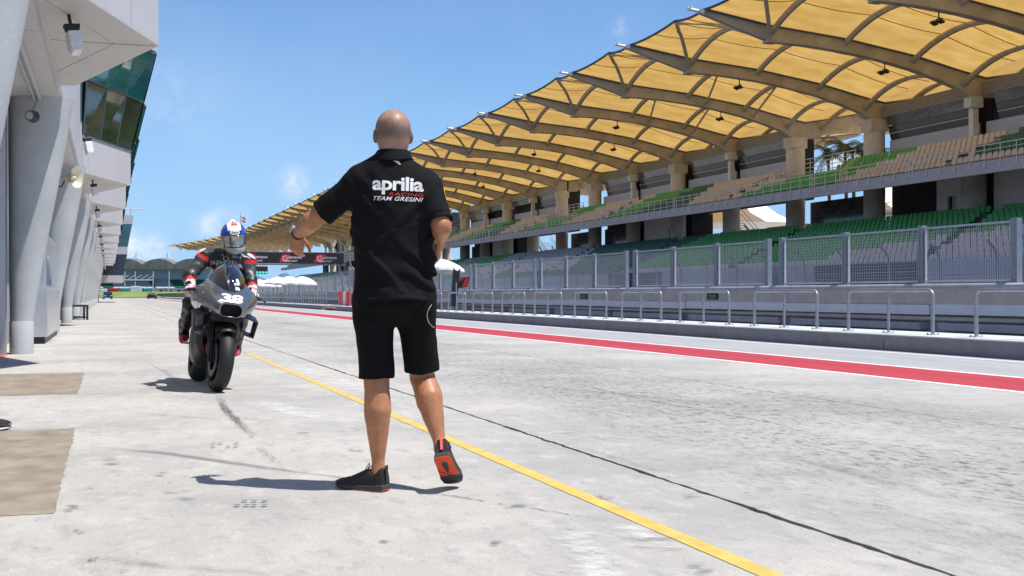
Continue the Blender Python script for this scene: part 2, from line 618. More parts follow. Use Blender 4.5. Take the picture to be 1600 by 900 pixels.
# ================================================================== the ground
def sheet(name, x0, x1, y0, y1, z, m, parent=None, thick=0.0, **kw):
    b = MB()
    if thick:
        b.box((x0, y0, z - thick), (x1, y1, z))
    else:
        b.add([(x0, y0, z), (x1, y0, z), (x1, y1, z), (x0, y1, z)], [(0, 1, 2, 3)])
    return b.build(name, m, parent, **kw)


sheet('ground', -3000, 3000, -600, 5000, -0.10, 'grass', kind='structure')
sheet('race_track', 18.4, 40.0, -60, 460, -0.04, 'asphalt', kind='structure')
sheet('trackside_verge', 40.0, 130.0, -60, 460, -0.05, 'stand_conc', kind='structure')
sheet('pit_lane', -14, 18.4, -60, 300, -0.030, 'joint', kind='structure')
pit_lane = bpy.data.objects['pit_lane']


def slab(x0, x1, y0, y1, m, jl=0.0, jr=0.0, fine=None):
    """one cast slab; its long edges may be crumbled where the joint is wide"""
    ys = [y0]
    y = y0
    while y < y1 - 1e-6:
        st = 0.05 if fine and fine[0] < y < fine[1] else 3.0
        y = min(y1, y + st)
        ys.append(y)
    b = MB()
    vs_, fs = [], []
    pl = pr = 0.0
    for y in ys:
        pl = pl * .45 + random.gauss(0, 1) * .75
        pr = pr * .45 + random.gauss(0, 1) * .75
        vs_ += [(x0 + jl * pl, y, -0.028), (x0 + jl * pl, y, 0), (x1 + jr * pr, y, 0), (x1 + jr * pr, y, -0.028)]
    for i in range(len(ys) - 1):
        a = i * 4
        for k in range(3):
            fs.append((a + k, a + k + 1, a + k + 5, a + k + 4))
    fs += [(0, 1, 2, 3), tuple(len(vs_) - 4 + q for q in (3, 2, 1, 0))]
    b.add(vs_, fs)
    return b.build('slab', m, pit_lane)


cuts = [-30, 11.368, 60.0, 300]
for i in range(len(cuts) - 1):
    slab(-13.9, 2.592, cuts[i] + .004, cuts[i + 1] - .004, 'lane', 0, .006, (2, 16))
slab(2.622, 5.884, -30, 300, 'lane', .006, .002, (2, 18))
slab(5.896, 8.10, -30, 300, 'lane', .002, 0, (5, 18))
slab(8.10, 12.3, -30, 300, 'lane2')
sheet('painted_line', 2.003, 2.086, -6, 18.4, 0.0025, 'yellow', pit_lane)
M['yellow_worn'] = smudge_mat('worn_yellow_paint', (0.72, 0.50, 0.16), 3, 0.5, (1, .4, 1), 0.5)
worn = sheet('painted_line', 1.995, 2.092, 18.4, 110, 0.0025, 'yellow_worn', pit_lane)
sheet('painted_line', 8.045, 8.155, -20, 300, 0.0025, 'line_white', pit_lane)
sheet('red_strip', 8.155, 9.46, -20, 300, 0.0025, 'red_paint', pit_lane)
sheet('painted_line', 9.46, 9.56, -20, 300, 0.0025, 'line_white', pit_lane)
sheet('painted_line', 11.62, 11.72, -20, 300, 0.0025, 'line_white', pit_lane)


def rough_patch(x0, x1, y0, y1):
    b = MB()
    pts = [(x0, y0)]
    n = 40
    for k in range(n + 1):
        pts.append((x0 + (x1 - x0) * k / n, y0 + random.gauss(0, .004)))
    for k in range(1, n):
        pts.append((x1 + random.gauss(0, .006), y0 + (y1 - y0) * k / n))
    for k in range(n + 1):
        pts.append((x1 - (x1 - x0) * k / n, y1 + random.gauss(0, .004)))
    b.add([(p[0], p[1], .002) for p in pts[1:]], [tuple(range(len(pts) - 1))])
    return b.build('brown_slab', 'brown_patch', pit_lane)


rough_patch(-6.0, -0.215, 5.21, 8.46)
rough_patch(-6.0, -0.27, 11.38, 14.48)
sheet('strip_joint', 8.90, 8.915, -20, 120, 0.0045, mat('dark_red_joint', (.22, .02, .03), .8, var=.4, vscale=3), pit_lane)
sheet('orange_strip', -6.0, -1.44, 16.4, 19.1, 0.004, 'orange', pit_lane)


def gpt(px, py):
    d = FPX * CAM_H / (py - 460.0)
    p = at(px, py, d)
    return p.x, p.y


def mark(pts, w, m, z=0.006, name='tyre_mark', taper=True):
    """a flat film along a line of photograph pixels on the ground"""
    P = [Vector(gpt(*p)).to_3d() for p in pts]
    # resample
    Q = []
    for i in range(len(P) - 1):
        k = max(2, int((P[i + 1] - P[i]).length / .15))
        for j in range(k):
            Q.append(P[i].lerp(P[i + 1], j / k))
    Q.append(P[-1])
    vs_, fs = [], []
    for i, q in enumerate(Q):
        d = (Q[min(i + 1, len(Q) - 1)] - Q[max(i - 1, 0)]).normalized()
        n = Vector((-d.y, d.x, 0))
        vs_ += [q + n * w / 2 + Vector((0, 0, z)), q - n * w / 2 + Vector((0, 0, z))]
    for i in range(len(Q) - 1):
        a = i * 2
        fs.append((a, a + 1, a + 3, a + 2))
    b = MB()
    b.add(vs_, fs)
    o = b.build(name, m, pit_lane)
    me = o.data
    uv = me.uv_layers.new(name='UVMap')
    k = len(Q) - 1
    for poly in me.polygons:
        for li in poly.loop_indices:
            vi = me.loops[li].vertex_index
            uv.data[li].uv = ((vi // 2) / k, vi % 2)
    um = me.uv_layers.new(name='metric')
    ln = sum((Q[i + 1] - Q[i]).length for i in range(k))
    off = random.uniform(0, 50)
    for poly in me.polygons:
        for li in poly.loop_indices:
            vi = me.loops[li].vertex_index
            um.data[li].uv = (off + (vi // 2) / k * ln, off + vi % 2)
    return o


def add_uv(o):
    uv = o.data.uv_layers.new(name='UVMap')
    for li, c in enumerate([(0, 0), (1, 0), (1, 1), (0, 1)]):
        uv.data[li].uv = (0.5, c[0])


add_uv(worn)
mark([(338, 612), (352, 640), (380, 668), (418, 700)], .11, 'rubber', .006)
mark([(395, 690), (450, 740)], .10, 'rubber_soft', .006)
mark([(112, 696), (260, 709), (430, 734), (535, 748)], .10, 'rubber', .007)
mark([(700, 590), (900, 610), (1300, 648)], .22, 'rubber_soft', .006)
mark([(60, 862), (240, 884), (520, 905)], .12, 'rubber_soft', .0065)
mark([(140, 640), (330, 655), (560, 660)], .10, 'rubber_soft', .0067)
mark([(215, 560), (262, 584), (300, 620)], .10, 'rubber_soft', .0069)
mark([(405, 500), (470, 508), (548, 516)], .13, 'rubber', .0071)
mark([(1180, 700), (1330, 740), (1560, 800)], .16, 'rubber_soft', .0066)
mark([(880, 690), (980, 722), (1100, 762)], .09, 'rubber_soft', .0068)
mark([(760, 545), (1000, 552), (1390, 580)], .25, 'rubber_soft', .007)
mark([(410, 522), (520, 530), (700, 548)], .12, 'rubber_soft', .006)
mark([(410, 560), (560, 606), (640, 640)], .5, 'chalk', .005)
mark([(380, 620), (470, 648), (610, 668)], .55, 'chalk', .005)
mark([(880, 800), (940, 900), (1010, 1000)], .25, 'chalk', .005)
mark([(960, 805), (1060, 880)], .22, 'chalk', .005)
for (x, y, w, h, k) in [(285, 772, 74, 16, 'rubber'), (175, 722, 50, 14, 'rubber'), (180, 745, 60, 12, 'rubber_soft'), (110, 796, 46, 10, 'rubber'), (475, 680, 34, 5, 'rubber'), (1010, 850, 110, 22, 'rubber'),
                     (800, 795, 60, 12, 'rubber'), (700, 842, 44, 16, 'rubber_soft'), (945, 778, 40, 9, 'rubber'), (555, 706, 40, 8, 'rubber'), (600, 845, 40, 12, 'rubber_soft'), (770, 850, 44, 8, 'rubber_soft'),
                     (120, 832, 18, 5, 'rubber'), (145, 876, 18, 5, 'rubber'), (1090, 892, 60, 14, 'rubber'), (255, 742, 30, 10, 'rubber_soft'), (830, 756, 40, 8, 'rubber_soft'), (1070, 775, 44, 9, 'rubber'),
                     (770, 690, 50, 6, 'rubber_soft'), (1000, 600, 80, 4, 'rubber_soft'), (1180, 660, 90, 6, 'rubber_soft'), (460, 610, 40, 4, 'rubber_soft'), (255, 580, 20, 3, 'rubber'), (640, 590, 60, 4, 'rubber_soft')]:
    if k == 'rubber_soft' and random.random() < .4:
        continue
    for q in range(5 if k == 'rubber' else 3):
        sx = x + random.uniform(-.5, .1) * w
        sy = y + random.uniform(-.5, .5) * h
        ln_ = w * random.uniform(.35, .8)
        mark([(sx, sy), (sx + ln_ * .5, sy + h * random.uniform(-.05, .12)), (sx + ln_, sy + h * random.uniform(-.1, .2))], random.uniform(.02, .07), 'rubber' if q % 2 == 0 else 'rubber_soft', .0060 + q * .0006, 'scuff')
# shoe prints: rows of small bars
for (x, y, s) in [(390, 788, 1.0), (350, 697, .8)]:
    for r_ in (0, 1):
        for j in range(4):
            if random.random() < .85:
                px, py = x - 24 * s + j * 14 * s + random.uniform(-2, 2), y - 3 * s + r_ * 7 * s
                mark([(px, py), (px + 9 * s, py - 1)], .020, 'rubber_print', .009, 'shoe_print')


def crack(pts, w0):
    """a real crack: a narrow dark groove strip with a wandering line"""
    P = [Vector(gpt(*p)) for p in pts]
    Q = []
    for i in range(len(P) - 1):
        k = max(2, int((P[i + 1] - P[i]).length / .035))
        for j in range(k):
            Q.append(P[i].lerp(P[i + 1], j / k))
    Q.append(P[-1])
    b = MB()
    vs_, fs = [], []
    off = 0
    for i, q in enumerate(Q):
        d = (Q[min(i + 1, len(Q) - 1)] - Q[max(i - 1, 0)]).normalized()
        n = Vector((-d.y, d.x))
        off = off * .8 + random.gauss(0, .004)
        w = w0 * random.uniform(.15, 1.0)
        a, c = q + n * (off + w / 2), q + n * (off - w / 2)
        vs_ += [(a.x, a.y, .0045), (c.x, c.y, .0045)]
    for i in range(len(Q) - 1):
        if random.random() < .88:
            fs.append((i * 2, i * 2 + 1, i * 2 + 3, i * 2 + 2))
    b.add(vs_, fs)
    return b.build('crack', 'joint', pit_lane)


crack([(400, 729), (532, 747), (683, 771), (933, 811)], .008)
crack([(910, 602), (1010, 625), (1230, 666)], .012)

# ================================================================== pit wall side
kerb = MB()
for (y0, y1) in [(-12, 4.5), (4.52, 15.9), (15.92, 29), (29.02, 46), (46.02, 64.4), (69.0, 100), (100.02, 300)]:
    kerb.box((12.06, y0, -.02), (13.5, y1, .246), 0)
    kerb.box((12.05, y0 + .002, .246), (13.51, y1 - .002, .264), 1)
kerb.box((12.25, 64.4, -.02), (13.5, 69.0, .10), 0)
kerb.build('pavement', ['conc_shade', 'conc_top'], kind='structure')
sheet('service_floor', 13.5, 18.3, -12, 300, -0.004, 'asphalt', kind='structure')
sheet('wood_ramp', 12.02, 12.9, 65.2, 68.4, 0.16, mat('ramp_wood', (0.36, 0.14, 0.08), .8), thick=.08, label='brown wooden ramp board filling the gap in the pit wall kerb', category='ramp')

gr = thing('guard_rail', 'grey tubular steel guard rail with three posts on the pit wall kerb', 'guard rail', (12.6, 0, .264), 0, 'guard rails along the pit wall kerb')
b = MB()
LN, HT, RC = 2.24, .725, .11
path = [(0, 0, 0.012), (0, 0, HT - RC)]
for k in range(1, 6):
    a = k / 6 * math.pi / 2
    path.append((0, RC - RC * math.cos(a), HT - RC + RC * math.sin(a)))
path.append((0, RC, HT))
path += [(0, LN - q[1], q[2]) for q in reversed(path)]
b.tube(path, .031, 10)
b.build('frame', 'steel', gr, 50)
b = MB()
b.tube([(0, LN / 2, .012), (0, LN / 2, HT - .02)], .026, 10)
b.build('post', 'steel', gr, 50)
for y in (0, LN / 2, LN):
    b = MB()
    b.cbox((0, y, .006), (.15, .15, .012))
    for sx in (-1, 1):
        for sy in (-1, 1):
            b.tube([(sx * .055, y + sy * .055, .012), (sx * .055, y + sy * .055, .035)], .011, 6)
    b.build('foot_plate', 'steel_matte', gr)
first = True
for k in range(-3, 60):
    y = 17.6 + 3.245 * k - LN
    if 62.5 < y < 69.5:
        continue
    o = gr if first else copy_tree(gr)
    first = False
    o.location = (12.6 + random.uniform(-.006, .006), y, .264)
    o.rotation_euler = (0, R(random.uniform(-.7, .7)), R(random.uniform(-.3, .3)))

# the wall with its coping, beige panels and white band
pw = thing('pit_wall', 'long low pit wall with beige panels, white band and grey coping below mesh fence', 'wall')
XW = 18.0
segs = [(y, y + 5.98) for y in np.arange(4.0, 118, 6.0)] + [(118.0, 300.0)]
for i, (y0, y1) in enumerate(segs):
    j = random.uniform(-.012, .012)
    b = MB()
    b.box((XW, y0, .69), (XW + .5, y1, 1.06))
    b.build('panel', 'beige_wall', pw)
    b = MB()
    b.box((XW - .035 + j, y0 + random.uniform(0, .03), .457 + j), (XW + .02, y1 - random.uniform(0, .03), .688 + j))
    b.build('board', 'wall_white', pw)
    b = MB()
    b.box((XW + .16, y0, -.03), (XW + .5, y1, .69), 1)
    b.box((XW - .10, y0 + .3, .10), (XW + .16, y1 - .3, .27 + j), 0)
    b.tube([(XW + .05, y0, .36), (XW + .05, y1, .36 - j)], .055, 8, 2)
    b.build('plinth', ['coping', 'fascia', 'beige_wall'], pw)
    b = MB()
    b.tube([(XW + .1, y0, 1.10), (XW + .1, y1, 1.10)], .075, 8)
    b.box((XW + .1, y0, 1.06), (XW + .62, y1, 1.158))
    b.build('coping', 'coping', pw)
for k, x in enumerate((912, 1113)):
    d = FPX * (XW - .03) / (CY * (x - 170))
    p = at(x, 463, d)
    t_ = thing('wall_sign', 'small black sign plate with pale marks fixed on beige pit wall panel', 'sign', (XW - .03, p.y, p.z), 0, 'black sign plates on the pit wall')
    b = MB()
    b.box((-.02, -.32, -.10), (.028, .32, .10))
    b.build('plate', 'black', t_)
    v, f = fit_text('XXXXX', -.16, .26, -.06, .05, bold=.01)
    b = MB()
    b.add([(-.0225, -q[0], q[1]) for q in v], f)
    b.build('lettering', mat('pale_print', (.42, .40, .33), .7), t_)

# mesh fence sections on the wall
FX = XW + .3
fs0 = thing('mesh_fence', 'grey steel mesh fence section of three panels standing on the pit wall', 'fence', (FX, 0, 1.158), 0, 'mesh fence sections along the pit wall')
PWID, PHT = 3.02, 1.34
wire = MB()
p_ = .072
ny = int((PWID - .26) / p_)
for i in range(ny + 1):
    y = .13 + i * (PWID - .26) / ny
    wire.box((-.0025, y - .0030, .09), (.0025, y + .0030, PHT - .03))
nz = int((PHT - .12) / p_)
for i in range(nz + 1):
    z = .09 + i * (PHT - .12) / nz
    wire.box((-.0055, .13, z - .0030), (-.0027, PWID - .13, z + .0030))
wire_me = wire.mesh('wire_mesh', 'steel_matte')
fr = MB()
for (a, c) in [((-.025, .10, .05), (.025, PWID - .10, .09)), ((-.025, .10, PHT - .03), (.025, PWID - .10, PHT + .01)), ((-.025, .10, .09), (.025, .14, PHT - .03)), ((-.025, PWID - .14, .09), (.025, PWID - .10, PHT - .03))]:
    fr.box(a, c)
fr_me = fr.mesh('panel_frame', 'steel_matte')
for i in range(3):
    o = link('panel_frame', fr_me, fs0, (0, i * PWID, 0))
    link('wire_mesh', wire_me, o)
for i in range(4):
    b = MB()
    w = .085
    b.box((-.07, -w, 0), (.07, -.012, PHT + .06))
    if i not in (0, 3):
        b.box((-.068, .012, 0), (.068, w, PHT + .055))
    else:
        b.box((-.075, -.012, 0), (.02, w, PHT + .06))
    b.cbox((0, 0, .008), (.24, .30, .016))
    b.build('post', 'steel', fs0, loc=(0, i * PWID, 0))
first = True
for k in range(-1, 18):
    o = fs0 if first else copy_tree(fs0)
    first = False
    o.location = (FX + .012 * (k % 2), 19.66 + 9.83 * k, 1.158)


# umbrellas
def umbrella(px, L, r_, z, label, group=None, tilt=(0, 0)):
    d = FPX * L / (CY * (px - 170))
    p = at(px, 460, d)
    t_ = thing('parasol', label, 'parasol', (p.x, p.y, -.004), random.uniform(0, .7), group)
    t_.rotation_euler[0], t_.rotation_euler[1] = tilt
    b = MB()
    n = 16
    rings = []
    for (fr_, dz) in [(0.02, .42), (.25, .36), (.5, .25), (.75, .11), (1.0, -.10), (1.01, -.22)]:
        ring = []
        for j in range(n * 2):
            a = math.pi * j / n
            sag = .93 if j % 4 == 2 else (.965 if j % 2 else 1.0)
            rr = r_ * fr_ * (1 - (1 - sag) * fr_)
            ring.append((rr * math.cos(a), rr * math.sin(a), z + dz * r_ / 1.1 + (.03 * fr_ if j % 4 == 2 else 0)))
        rings.append(ring)
    b.loft(rings, caps=False)
    b.build('canopy', 'umbrella', t_, 30)
    b = MB()
    b.tube([(0, 0, .05), (0, 0, z + .45)], .025, 8)
    b.build('pole', 'steel_matte', t_)
    b = MB()
    b.lathe([(.02, .09), (.22, .07), (.26, 0)], 16)
    b.build('base', 'black', t_)
    return t_


umbrella(690, 16.0, 1.12, 2.3, 'large white parasol beside the black leaning board at the pit wall', tilt=(R(-3), R(4)))
for i, (px, L) in enumerate([(472, 16), (451, 16.2), (434, 16), (419, 16.4), (405, 16)]):
    umbrella(px, L, 1.35 + .12 * (i % 2), 2.0 + .1 * (i % 3), 'white parasol in the row under the overhead sign, over the pit wall', 'row of white parasols')

# leaning black board with the pit sign, and the red barrier
d = FPX * 15.4 / (CY * (709 - 170))
p = at(709, 460, d)
t_ = thing('pit_board', 'tall black leaning pit board standing behind the guard rails under white parasol', 'board', (p.x, p.y, 0), -YAW)
b = MB()
b.prism([(-.18, .35), (.13, .35), (.30, 2.15), (.16, 2.02), (.02, 2.12), (-.03, 2.2)], lambda a, c, t: (a, t + c * .12, c), -.03, .03)
b.build('panel', 'black', t_)
b = MB()
for x in (-.16, .12):
    b.tube([(x, -.02, 0), (x + .1, .24, 2.0)], .018, 6)
b.tube([(.14, -.1, 0), (.1, .2, 1.7)], .018, 6)
b.build('stand', 'steel_matte', t_)
p = at(723, 452, d + .5)
t_ = thing('number_plate', 'small red and black sign with white stripe on pit wall perch', 'sign', (p.x, p.y, 0), -YAW)
b = MB()
b.tube([(0, .03, 0), (0, .03, 1.3)], .02, 6)
b.build('post', 'steel_matte', t_)
b = MB()
b.prism([(-.30, 1.2), (.22, 1.28), (.34, 1.75), (-.12, 1.72)], lambda a, c, t: (a, t, c), -.02, .02)
b.build('plate', 'black', t_)
b = MB()
b.prism([(-.02, 1.27), (.20, 1.31), (.30, 1.70), (.12, 1.68), (.05, 1.5)], lambda a, c, t: (a, t, c), -.026, -.021)
b.prism([(-.22, 1.5), (.02, 1.62), (.05, 1.70), (-.12, 1.67)], lambda a, c, t: (a, t, c), -.026, -.021)
b.build('red_print', 'red_plastic', t_)
p = at(541, 460, FPX * 13.9 / (CY * (541 - 170)))
t_ = thing('crowd_barrier', 'red plastic barrier blocks with pale slats at the kerb gap', 'barrier', (13.9, p.y, 0))
for i in range(4):
    b = MB()
    b.box((-.15, i * .8 - 1.2, 0), (.15, i * .8 - .5, 1.1))
    bevel(b.build('block', 'red_plastic' if i != 1 else 'white', t_), .04)
p = at(500, 460, FPX * 13.0 / (CY * (503 - 170)))
t_ = thing('team_perch', 'grey pit wall perch frame with tilted screens beside the row of parasols', 'pit perch', (15.2, p.y, 0))
b = MB()
for x in (-.8, .8):
    for y in (-1.0, 1.0):
        b.tube([(x, y, 0), (x, y, 1.5)], .04, 6)
b.box((-.9, -1.1, .9), (.9, 1.1, 1.0))
b.build('frame', 'steel_matte', t_)
for y in (-.6, .5):
    b = MB()
    b.cbox((0, 0, 0), (.08, .7, 1.3), mtx=Matrix.Translation((-.3, y, 2.0)) @ Matrix.Rotation(R(20), 4, 'X'))
    b.build('screen_arm', 'steel', t_)

# overhead sign gantry with the circuit's name and the start lights
D_G = FPX * 17.3 / (CY * (537 - 170))
pg = at(537, 404, D_G)
gx1, gy = pg.x, pg.y
gz0, gz1 = CAM_H + (460 - 412.5) / FPX * D_G, CAM_H + (460 - 395.5) / FPX * D_G
t_ = thing('overhead_sign', 'black overhead sign board reading Sepang Circuit carried across the pit lane exit', 'sign', (0, gy, 0))
XL = 8.3
b = MB()
b.box((XL, -.05, gz0), (gx1, .05, gz1))
b.build('board', mat('sign_black', (.012, .012, .018), .5), t_)
b = MB()
b.box((XL, .05, gz1 - .06), (gx1 + .1, .25, gz1 + .04))
b.box((XL, .05, gz0 - .12), (gx1 + .1, .25, gz0 - .02))
for s in (0, .9):
    b.tube([(gx1 - .5 + s, .15, gz1), (gx1 + .1 + s, .3, 1.0), (gx1 + .2 + s, .3, 0)], .07, 8)
b.build('truss', 'steel', t_)
pxm = lambda x: XL + 0
red = mat('sign_red', (.55, .012, .03), .5)
wht = mat('sign_white', (.72, .72, .72), .5)
pal = mat('sign_grey', (.5, .5, .5), .5)
H = gz1 - gz0


def xs(px):
    """X on the sign's plane for a photograph column"""
    lo, hi = -5.0, 40.0
    for _ in range(50):
        m_ = (lo + hi) / 2
        dd = gy * CY + m_ * SY
        if 800 + FPX * (m_ * CY - gy * SY) / dd < px:
            lo = m_
        else:
            hi = m_
    return lo


for k, (x_sq, x_t0, x_t1) in enumerate([(382, 398, 418), (436, 450, 472), (490, 504, 526)]):
    a, c = xs(x_sq), xs(x_sq + 17)
    b = MB()
    b.add([(a, -.053, gz0 + H * .12), (c - (c - a) * .15, -.053, gz0 + H * .12), (c + (c - a) * .05, -.053, gz0 + H * .84), (a + (c - a) * .3, -.053, gz0 + H * .84)], [(0, 1, 2, 3)])
    b.build('emblem', red, t_)
    # the pale outlined flower-like mark
    b = MB()
    cx, cz, n = (a + c) / 2 + .03, gz0 + H * .48, 40
    ro, ri = [], []
    for j in range(n):
        an = 2 * math.pi * j / n
        rr = H * (.22 + .065 * math.cos(5 * an))
        ro.append((cx + rr * math.cos(an), -.056, cz + rr * math.sin(an)))
        rr2 = rr - H * .055
        ri.append((cx + rr2 * math.cos(an), -.056, cz + rr2 * math.sin(an)))
    b.add(ro + ri, [(j, (j + 1) % n, n + (j + 1) % n, n + j) for j in range(n)])
    b.build('emblem_outline', wht, t_)
    for (txt, z0, z1, dx) in (('SEPANG', .46, .64, 0), ('CIRCUIT', .16, .30, -.35)):
        v, f = fit_text(txt, xs(x_t0) + dx, xs(x_t1) + dx, gz0 + H * z0, gz0 + H * z1, bold=.02, shear=.25)
        b = MB()
        b.add([(q[0], -.055, q[1]) for q in v], f)
        b.build('lettering', wht if k < 2 else pal, t_)
    b = MB()
    b.add([(xs(x_t0), -.055, gz0 + H * .39), (xs(x_t1) - .3, -.055, gz0 + H * .39), (xs(x_t1) - .2, -.055, gz0 + H * .42), (xs(x_t0), -.055, gz0 + H * .42)], [(0, 1, 2, 3)])
    b.build('underline', red, t_)

em = bpy.data.materials.new('green_lamp')
em.use_nodes = True
em.node_tree.nodes['Principled BSDF'].inputs['Base Color'].default_value = (.02, .5, .25, 1)
em.node_tree.nodes['Principled BSDF'].inputs['Emission Color'].default_value = (.03, .9, .42, 1)
em.node_tree.nodes['Principled BSDF'].inputs['Emission Strength'].default_value = 1.0
t_ = thing('signal_light', 'black four-lamp signal with lit green lamps hanging under the overhead sign', 'traffic light', (0, gy - .3, 0))
for k in range(4):
    xa = xs(401 + k * 4.7)
    zc = CAM_H + (460 - 423) / FPX * D_G
    b = MB()
    b.box((xa - .11, -.08, zc - .30), (xa + .11, .08, zc + .28))
    b.tube([(xa, 0, zc + .28), (xa, .2, gz0 - .05)], .02, 6)
    b.build('housing', 'black', t_)
    b = MB()
    b.lathe([(.0, .10), (.08, .09), (.09, .07)], 12, mtx=Matrix.Translation((xa, 0, zc - .18)) @ Matrix.Rotation(R(90), 4, 'X'))
    b.build('lamp', em, t_)

# ================================================================== pit building
SOF = 4.12          # underside of the pointed canopies
MOD = 10.07         # bay length
bld = thing('pit_building', 'long grey pit building with pointed canopies, flared columns and leaning green glass', 'building')
GL = mat('green_facade_glass', (0.012, 0.085, 0.085), 0.04, var=0.5, vscale=0.45, spec=1.0, coat=0.6)
GLG = mat('gold_facade_glass', (0.034, 0.042, 0.020), 0.06, var=0.45, vscale=0.7, spec=1.0, coat=0.5)
NB = 12
# garage wall in panels, and the soffit over the walkway
for k in range(-2, NB + 1):
    yk = 19.3 + MOD * k
    b = MB()
    b.box((-1.95, yk + .35, 0), (-1.75, yk + 3.2, 3.93))
    b.box((-1.95, yk + 3.23, 0), (-1.76, yk + 6.7, 3.93))
    b.box((-1.95, yk + 6.73, 0), (-1.75, yk + MOD - .62, 3.93))
    b.box((-2.3, yk + .3, 0), (-1.97, yk + MOD - .6, 3.93))
    b.build('wall_panel', 'lilac', bld)
    b = MB()
    b.box((-1.62, yk - .60, 0), (-1.46, yk - .26, 3.93))
    b.build('door_jamb', 'silver', bld)
    b = MB()
    b.box((-14, yk - 5, 3.95), (-.75, yk + MOD - 5.02, 4.10))
    b.build('soffit', 'soffit', bld)
    b = MB()
    b.box((-14, yk - 5, 4.102), (-.70, yk + MOD - 5.01, 9.6))
    b.build('upper_wall', 'lilac', bld)
b = MB()
b.box((-14, -5, 0), (-13.8, 140, 4.0))
b.box((-13.8, -5.2, 0), (-2.4, -5, 4.0))
b.build('rear_wall', 'lilac', bld)


def lamp_under(y, big=True):
    t_ = thing('flood_lamp', 'white flood lamp on a black bracket under a pointed canopy of the pit building', 'lamp', (-.44, y, SOF), 0, 'flood lamps under the pit building canopies')
    b = MB()
    b.box((-.03, -.03, -.16), (.03, .03, -.002))
    b.prism([(-.15, -.16), (.15, -.16), (.12, -.26), (-.12, -.26)], lambda a, c, t: (a, t, c), -.12, .03)
    bevel(b.build('bracket', 'black', t_), .012)
    rings = []
    for (y_, w, z0, z1) in [(-.16, .11, -.56, -.27), (.10, .12, -.58, -.265)]:
        rings.append([(-w, y_, z1), (w, y_, z1), (w * .96, y_, z0 + .05), (w * .7, y_, z0), (-w * .7, y_, z0), (-w * .96, y_, z0 + .05)])
    b2 = MB()
    b2.loft(rings)
    bevel(b2.build('lamp_body', mat('lamp_diffuser', (.78, .78, .76), .25, var=.15, vscale=7), t_), .012)
    t_.scale = (.60, .66, .80)
    t_.rotation_euler = (R(-8), R(-9), R(14))
    return t_


